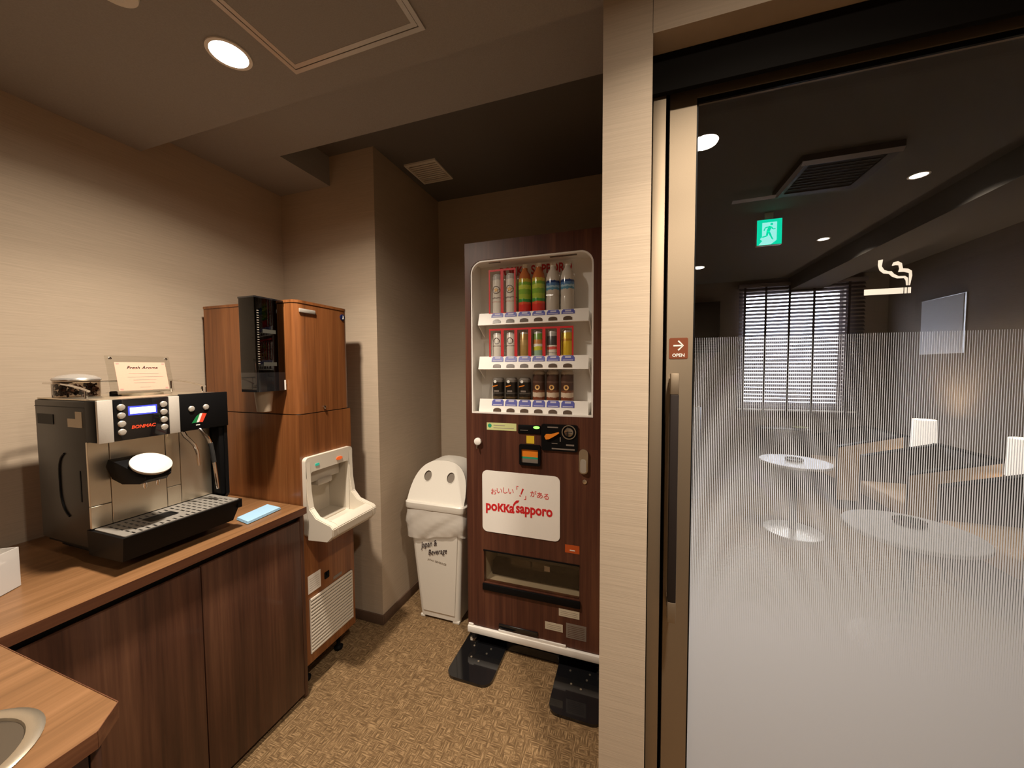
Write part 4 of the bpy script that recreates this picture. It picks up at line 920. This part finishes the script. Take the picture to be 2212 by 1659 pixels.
# ceiling cassette
ac = thing('ceiling_cassette','dark square ceiling air cassette with one flap open in the smoking room','air conditioner',(1.0,2.42,ZK))
bm = BM(); plate(bm, rrect(.80,1.21,2.225,2.64,.01), [rrect(.845,1.165,2.27,2.595,.01)], XY(ZK-.0005), (0,0,-.035)); part('frame', bm, 'leather', ac)
part('panel', box(BM(),.85,1.16,2.275,2.59,ZK-.030,ZK-.001), 'black', ac)
for k in range(1,9): part('grille_bar', box(BM(),.852,1.158,2.275+.034*k,2.279+.034*k,ZK-.034,ZK-.030), 'leather', ac)
part('flap', hexa(BM(), [(.80,2.215,ZK-.036),(1.20,2.215,ZK-.036),(1.20,2.235,ZK-.05),(.80,2.235,ZK-.05)], [(.80,2.217,ZK-.034),(1.20,2.217,ZK-.034),(1.20,2.237,ZK-.048),(.80,2.237,ZK-.048)]), 'grey_cyl', ac)
part('flap', hexa(BM(), [(.80,2.23,ZK-.036),(.815,2.23,ZK-.05),(.815,2.60,ZK-.05),(.80,2.60,ZK-.036)], [(.802,2.23,ZK-.034),(.817,2.23,ZK-.048),(.817,2.60,ZK-.048),(.802,2.60,ZK-.034)]), 'grey_cyl', ac)
part('flap', hexa(BM(), [(.575,2.568,ZK-.045),(.80,2.560,ZK-.045),(.80,2.585,ZK-.055),(.575,2.593,ZK-.055)], [(.575,2.570,ZK-.043),(.80,2.562,ZK-.043),(.80,2.587,ZK-.053),(.575,2.595,ZK-.053)]), 'grey_cyl', ac)
# poster
ps = thing('poster','pale grey poster in a thin frame on the right wall of the smoking room','poster',(2.71,4.44,1.55))
part('sheet', box(BM(),2.708,2.712,4.205,4.683,1.555,2.066), 'poster', ps)
part('frame', box(BM(),2.712,2.7195,4.185,4.69,1.55,2.071), 'alu', ps)
# dark wall unit left of the window
wu = thing('wall_unit','dark wall-mounted unit with slats, left of the venetian blind','wall unit',(.86,5.12,1.5))
part('case', box(BM(),.70,1.03,5.08,5.198,1.62,2.25,.006), 'black', wu)
for k in range(5): part('slat', box(BM(),.74,.99,5.072,5.08,1.64+.03*k,1.652+.03*k), 'leather', wu)
# round tables
def round_table(x,y,label):
    t_ = thing('round_table', label, 'table', (x,y,0), 'round tables in the smoking room')
    part('table_top', lathe(BM(), (x,y,0), [(.250,.598),(.257,.602),(.257,.617),(.254,.620)], 56), 'table_top', t_)
    part('pedestal', lathe(BM(), (x,y,0), [(.026,.02),(.026,.60)], 20), 'black_metal', t_)
    part('base', lathe(BM(), (x,y,0), [(.215,.0012),(.215,.010),(.05,.022),(.03,.024)], 44), 'steel', t_)
    return t_
round_table(1.345,3.70,'small round pale table farther into the smoking room')
round_table(1.33,2.31,'small round pale table nearest the glass door')
def ashtray(x,y,label):
    t_ = thing('ashtray', label, 'ashtray', (x,y,.62))
    part('bowl', lathe(BM(), (x,y,.6212), [(.050,0),(.060,.004),(.062,.022),(.056,.022),(.050,.008),(.01,.006)], 28), 'red' if False else 'smoked', t_)
    bm = BM()
    for k in range(12):
        a = 2*PI*k/12; box(bm, x+.061*math.cos(a)-.003, x+.061*math.cos(a)+.003, y+.061*math.sin(a)-.003, y+.061*math.sin(a)+.003, .625,.646)
    part('rim_tooth', bm, 'baseboard', t_)
ashtray(1.34,3.70,'ashtray with a toothed rim on the farther round table')
ashtray(1.37,2.38,'ashtray on the round table nearest the glass door')
# tub chairs along the right wall
def tub(y0,y1,label):
    t_ = thing('tub_chair', label, 'chair', (2.22,(y0+y1)/2,0), 'tub chairs along the right wall')
    xf,xb = 1.965,2.46; th = .045
    def arm(ya,yb,mat,nm):
        bm = BM(); plate(bm, [(xf,.10),(xb,.10),(xb,.765),(xf,.635)], [], XZ(ya), (0,yb-ya,0)); return part(nm, bm, mat, t_)
    arm(y0+.004,y0+th,'leather','arm'); arm(y1-th,y1,'leather','arm')
    arm(y0,y0+.004,'leather_out','outer_panel')
    bm = BM(); plate(bm, [(xf-.003,.628),(xb+.003,.759),(xb+.003,.772),(xf-.003,.641)], [], XZ(y0-.002), (0,th+.002,0)); plate(bm, [(xf-.003,.628),(xb+.003,.759),(xb+.003,.772),(xf-.003,.641)], [], XZ(y1-th-.001), (0,th+.002,0))
    box(bm,xb-.003,xb+.055,y0-.001,y1+.001,.762,.774); part('piping', bm, 'black', t_)
    part('backrest', box(BM(),xb,xb+.05,y0,y1,.10,.763,.006), 'leather', t_)
    part('seat_cushion', box(BM(),xf-.02,xb-.002,y0+th+.002,y1-th-.002,.30,.42,.02,3), 'leather_out', t_)
    part('seat_base', box(BM(),xf+.01,xb-.002,y0+th+.002,y1-th-.002,.10,.295,.005), 'leather', t_)
    for x in (xf+.03,xb+.01):
        for y in (y0+.03,y1-.03): part('leg', lathe(BM(), (x,y,.0012), [(.012,0),(.016,.098)], 12), 'black', t_)
    return t_
tub(4.41,5.05,'tub chair farthest back, near the blind in the smoking room')
tub(3.43,4.05,'tub chair between the two lit table lamps')
tub(2.56,3.176,'tub chair nearest the glass door, in front of the near table lamp')
def tlamp(x,y,label):
    s_ = thing('side_table', 'small dark side table under the %s' % label.split(' with')[0], 'table', (x,y,0), 'side tables between the tub chairs')
    part('table_top', box(BM(),x-.13,x+.13,y-.11,y+.11,.54,.56,.003), 'leather', s_)
    for a in (-1,1):
        for b in (-1,1): part('leg', box(BM(),x+a*.11-.01,x+a*.11+.01,y+b*.09-.01,y+b*.09+.01,.0012,.54), 'black', s_)
    t_ = thing('table_lamp', label, 'lamp', (x,y,.56), 'table lamps between the tub chairs')
    part('base', lathe(BM(), (x,y,.5608), [(.05,0),(.05,.012),(.010,.018),(.010,.16)], 24), 'black', t_)
    part('lamp_shade', lathe(BM(), (x,y,0), [(.082,.70),(.076,.955),(.074,.955),(.080,.70)], 36, caps=False), 'shade', t_, 'lit pleated white shade')
    l = bpy.data.lights.new('table_lamp_bulb','POINT'); l.energy = 8; l.color = (1,.72,.45); l.shadow_soft_size = .03
    o = bpy.data.objects.new('table_lamp_bulb', l); C.objects.link(o); o.location = (x,y,.86)
    return t_
tlamp(2.50,4.23,'farther lit table lamp with white shade in the smoking room')
tlamp(2.47,3.30,'nearer lit table lamp with white shade at the right edge of the photo')
# standing ashtray by the left
so = thing('ash_stand','grey metal cylinder ash stand at the left behind the glass','ash stand',(.66,4.35,0))
part('body', lathe(BM(), (.66,4.35,.0012), [(.055,0),(.055,1.0),(.050,1.008)], 28), 'grey_cyl', so)
part('top_dish', lathe(BM(), (.66,4.35,1.0095), [(.058,0),(.060,.012),(.045,.012),(.03,.004)], 28), 'chrome', so)
# pale dish and curved lamp near the window
dk = thing('low_shelf','dark low shelf below the window of the smoking room','shelf',(1.95,4.98,0))
part('top_board', box(BM(),1.45,1.93,4.90,5.14,.70,.72,.003), 'leather', dk)
part('side_board', box(BM(),1.45,1.47,4.90,5.14,.0012,.70), 'leather', dk); part('side_board', box(BM(),1.91,1.93,4.90,5.14,.0012,.70), 'leather', dk)
single('dish', lathe(BM(), (1.86,5.0,.7208), [(.05,0),(.075,.014),(.072,.014),(.045,.004)], 28), plain('pale_green_dish',(.55,.60,.30),.3), 'pale yellow-green dish under the window blind', 'dish', (1.86,5.0,.7208))
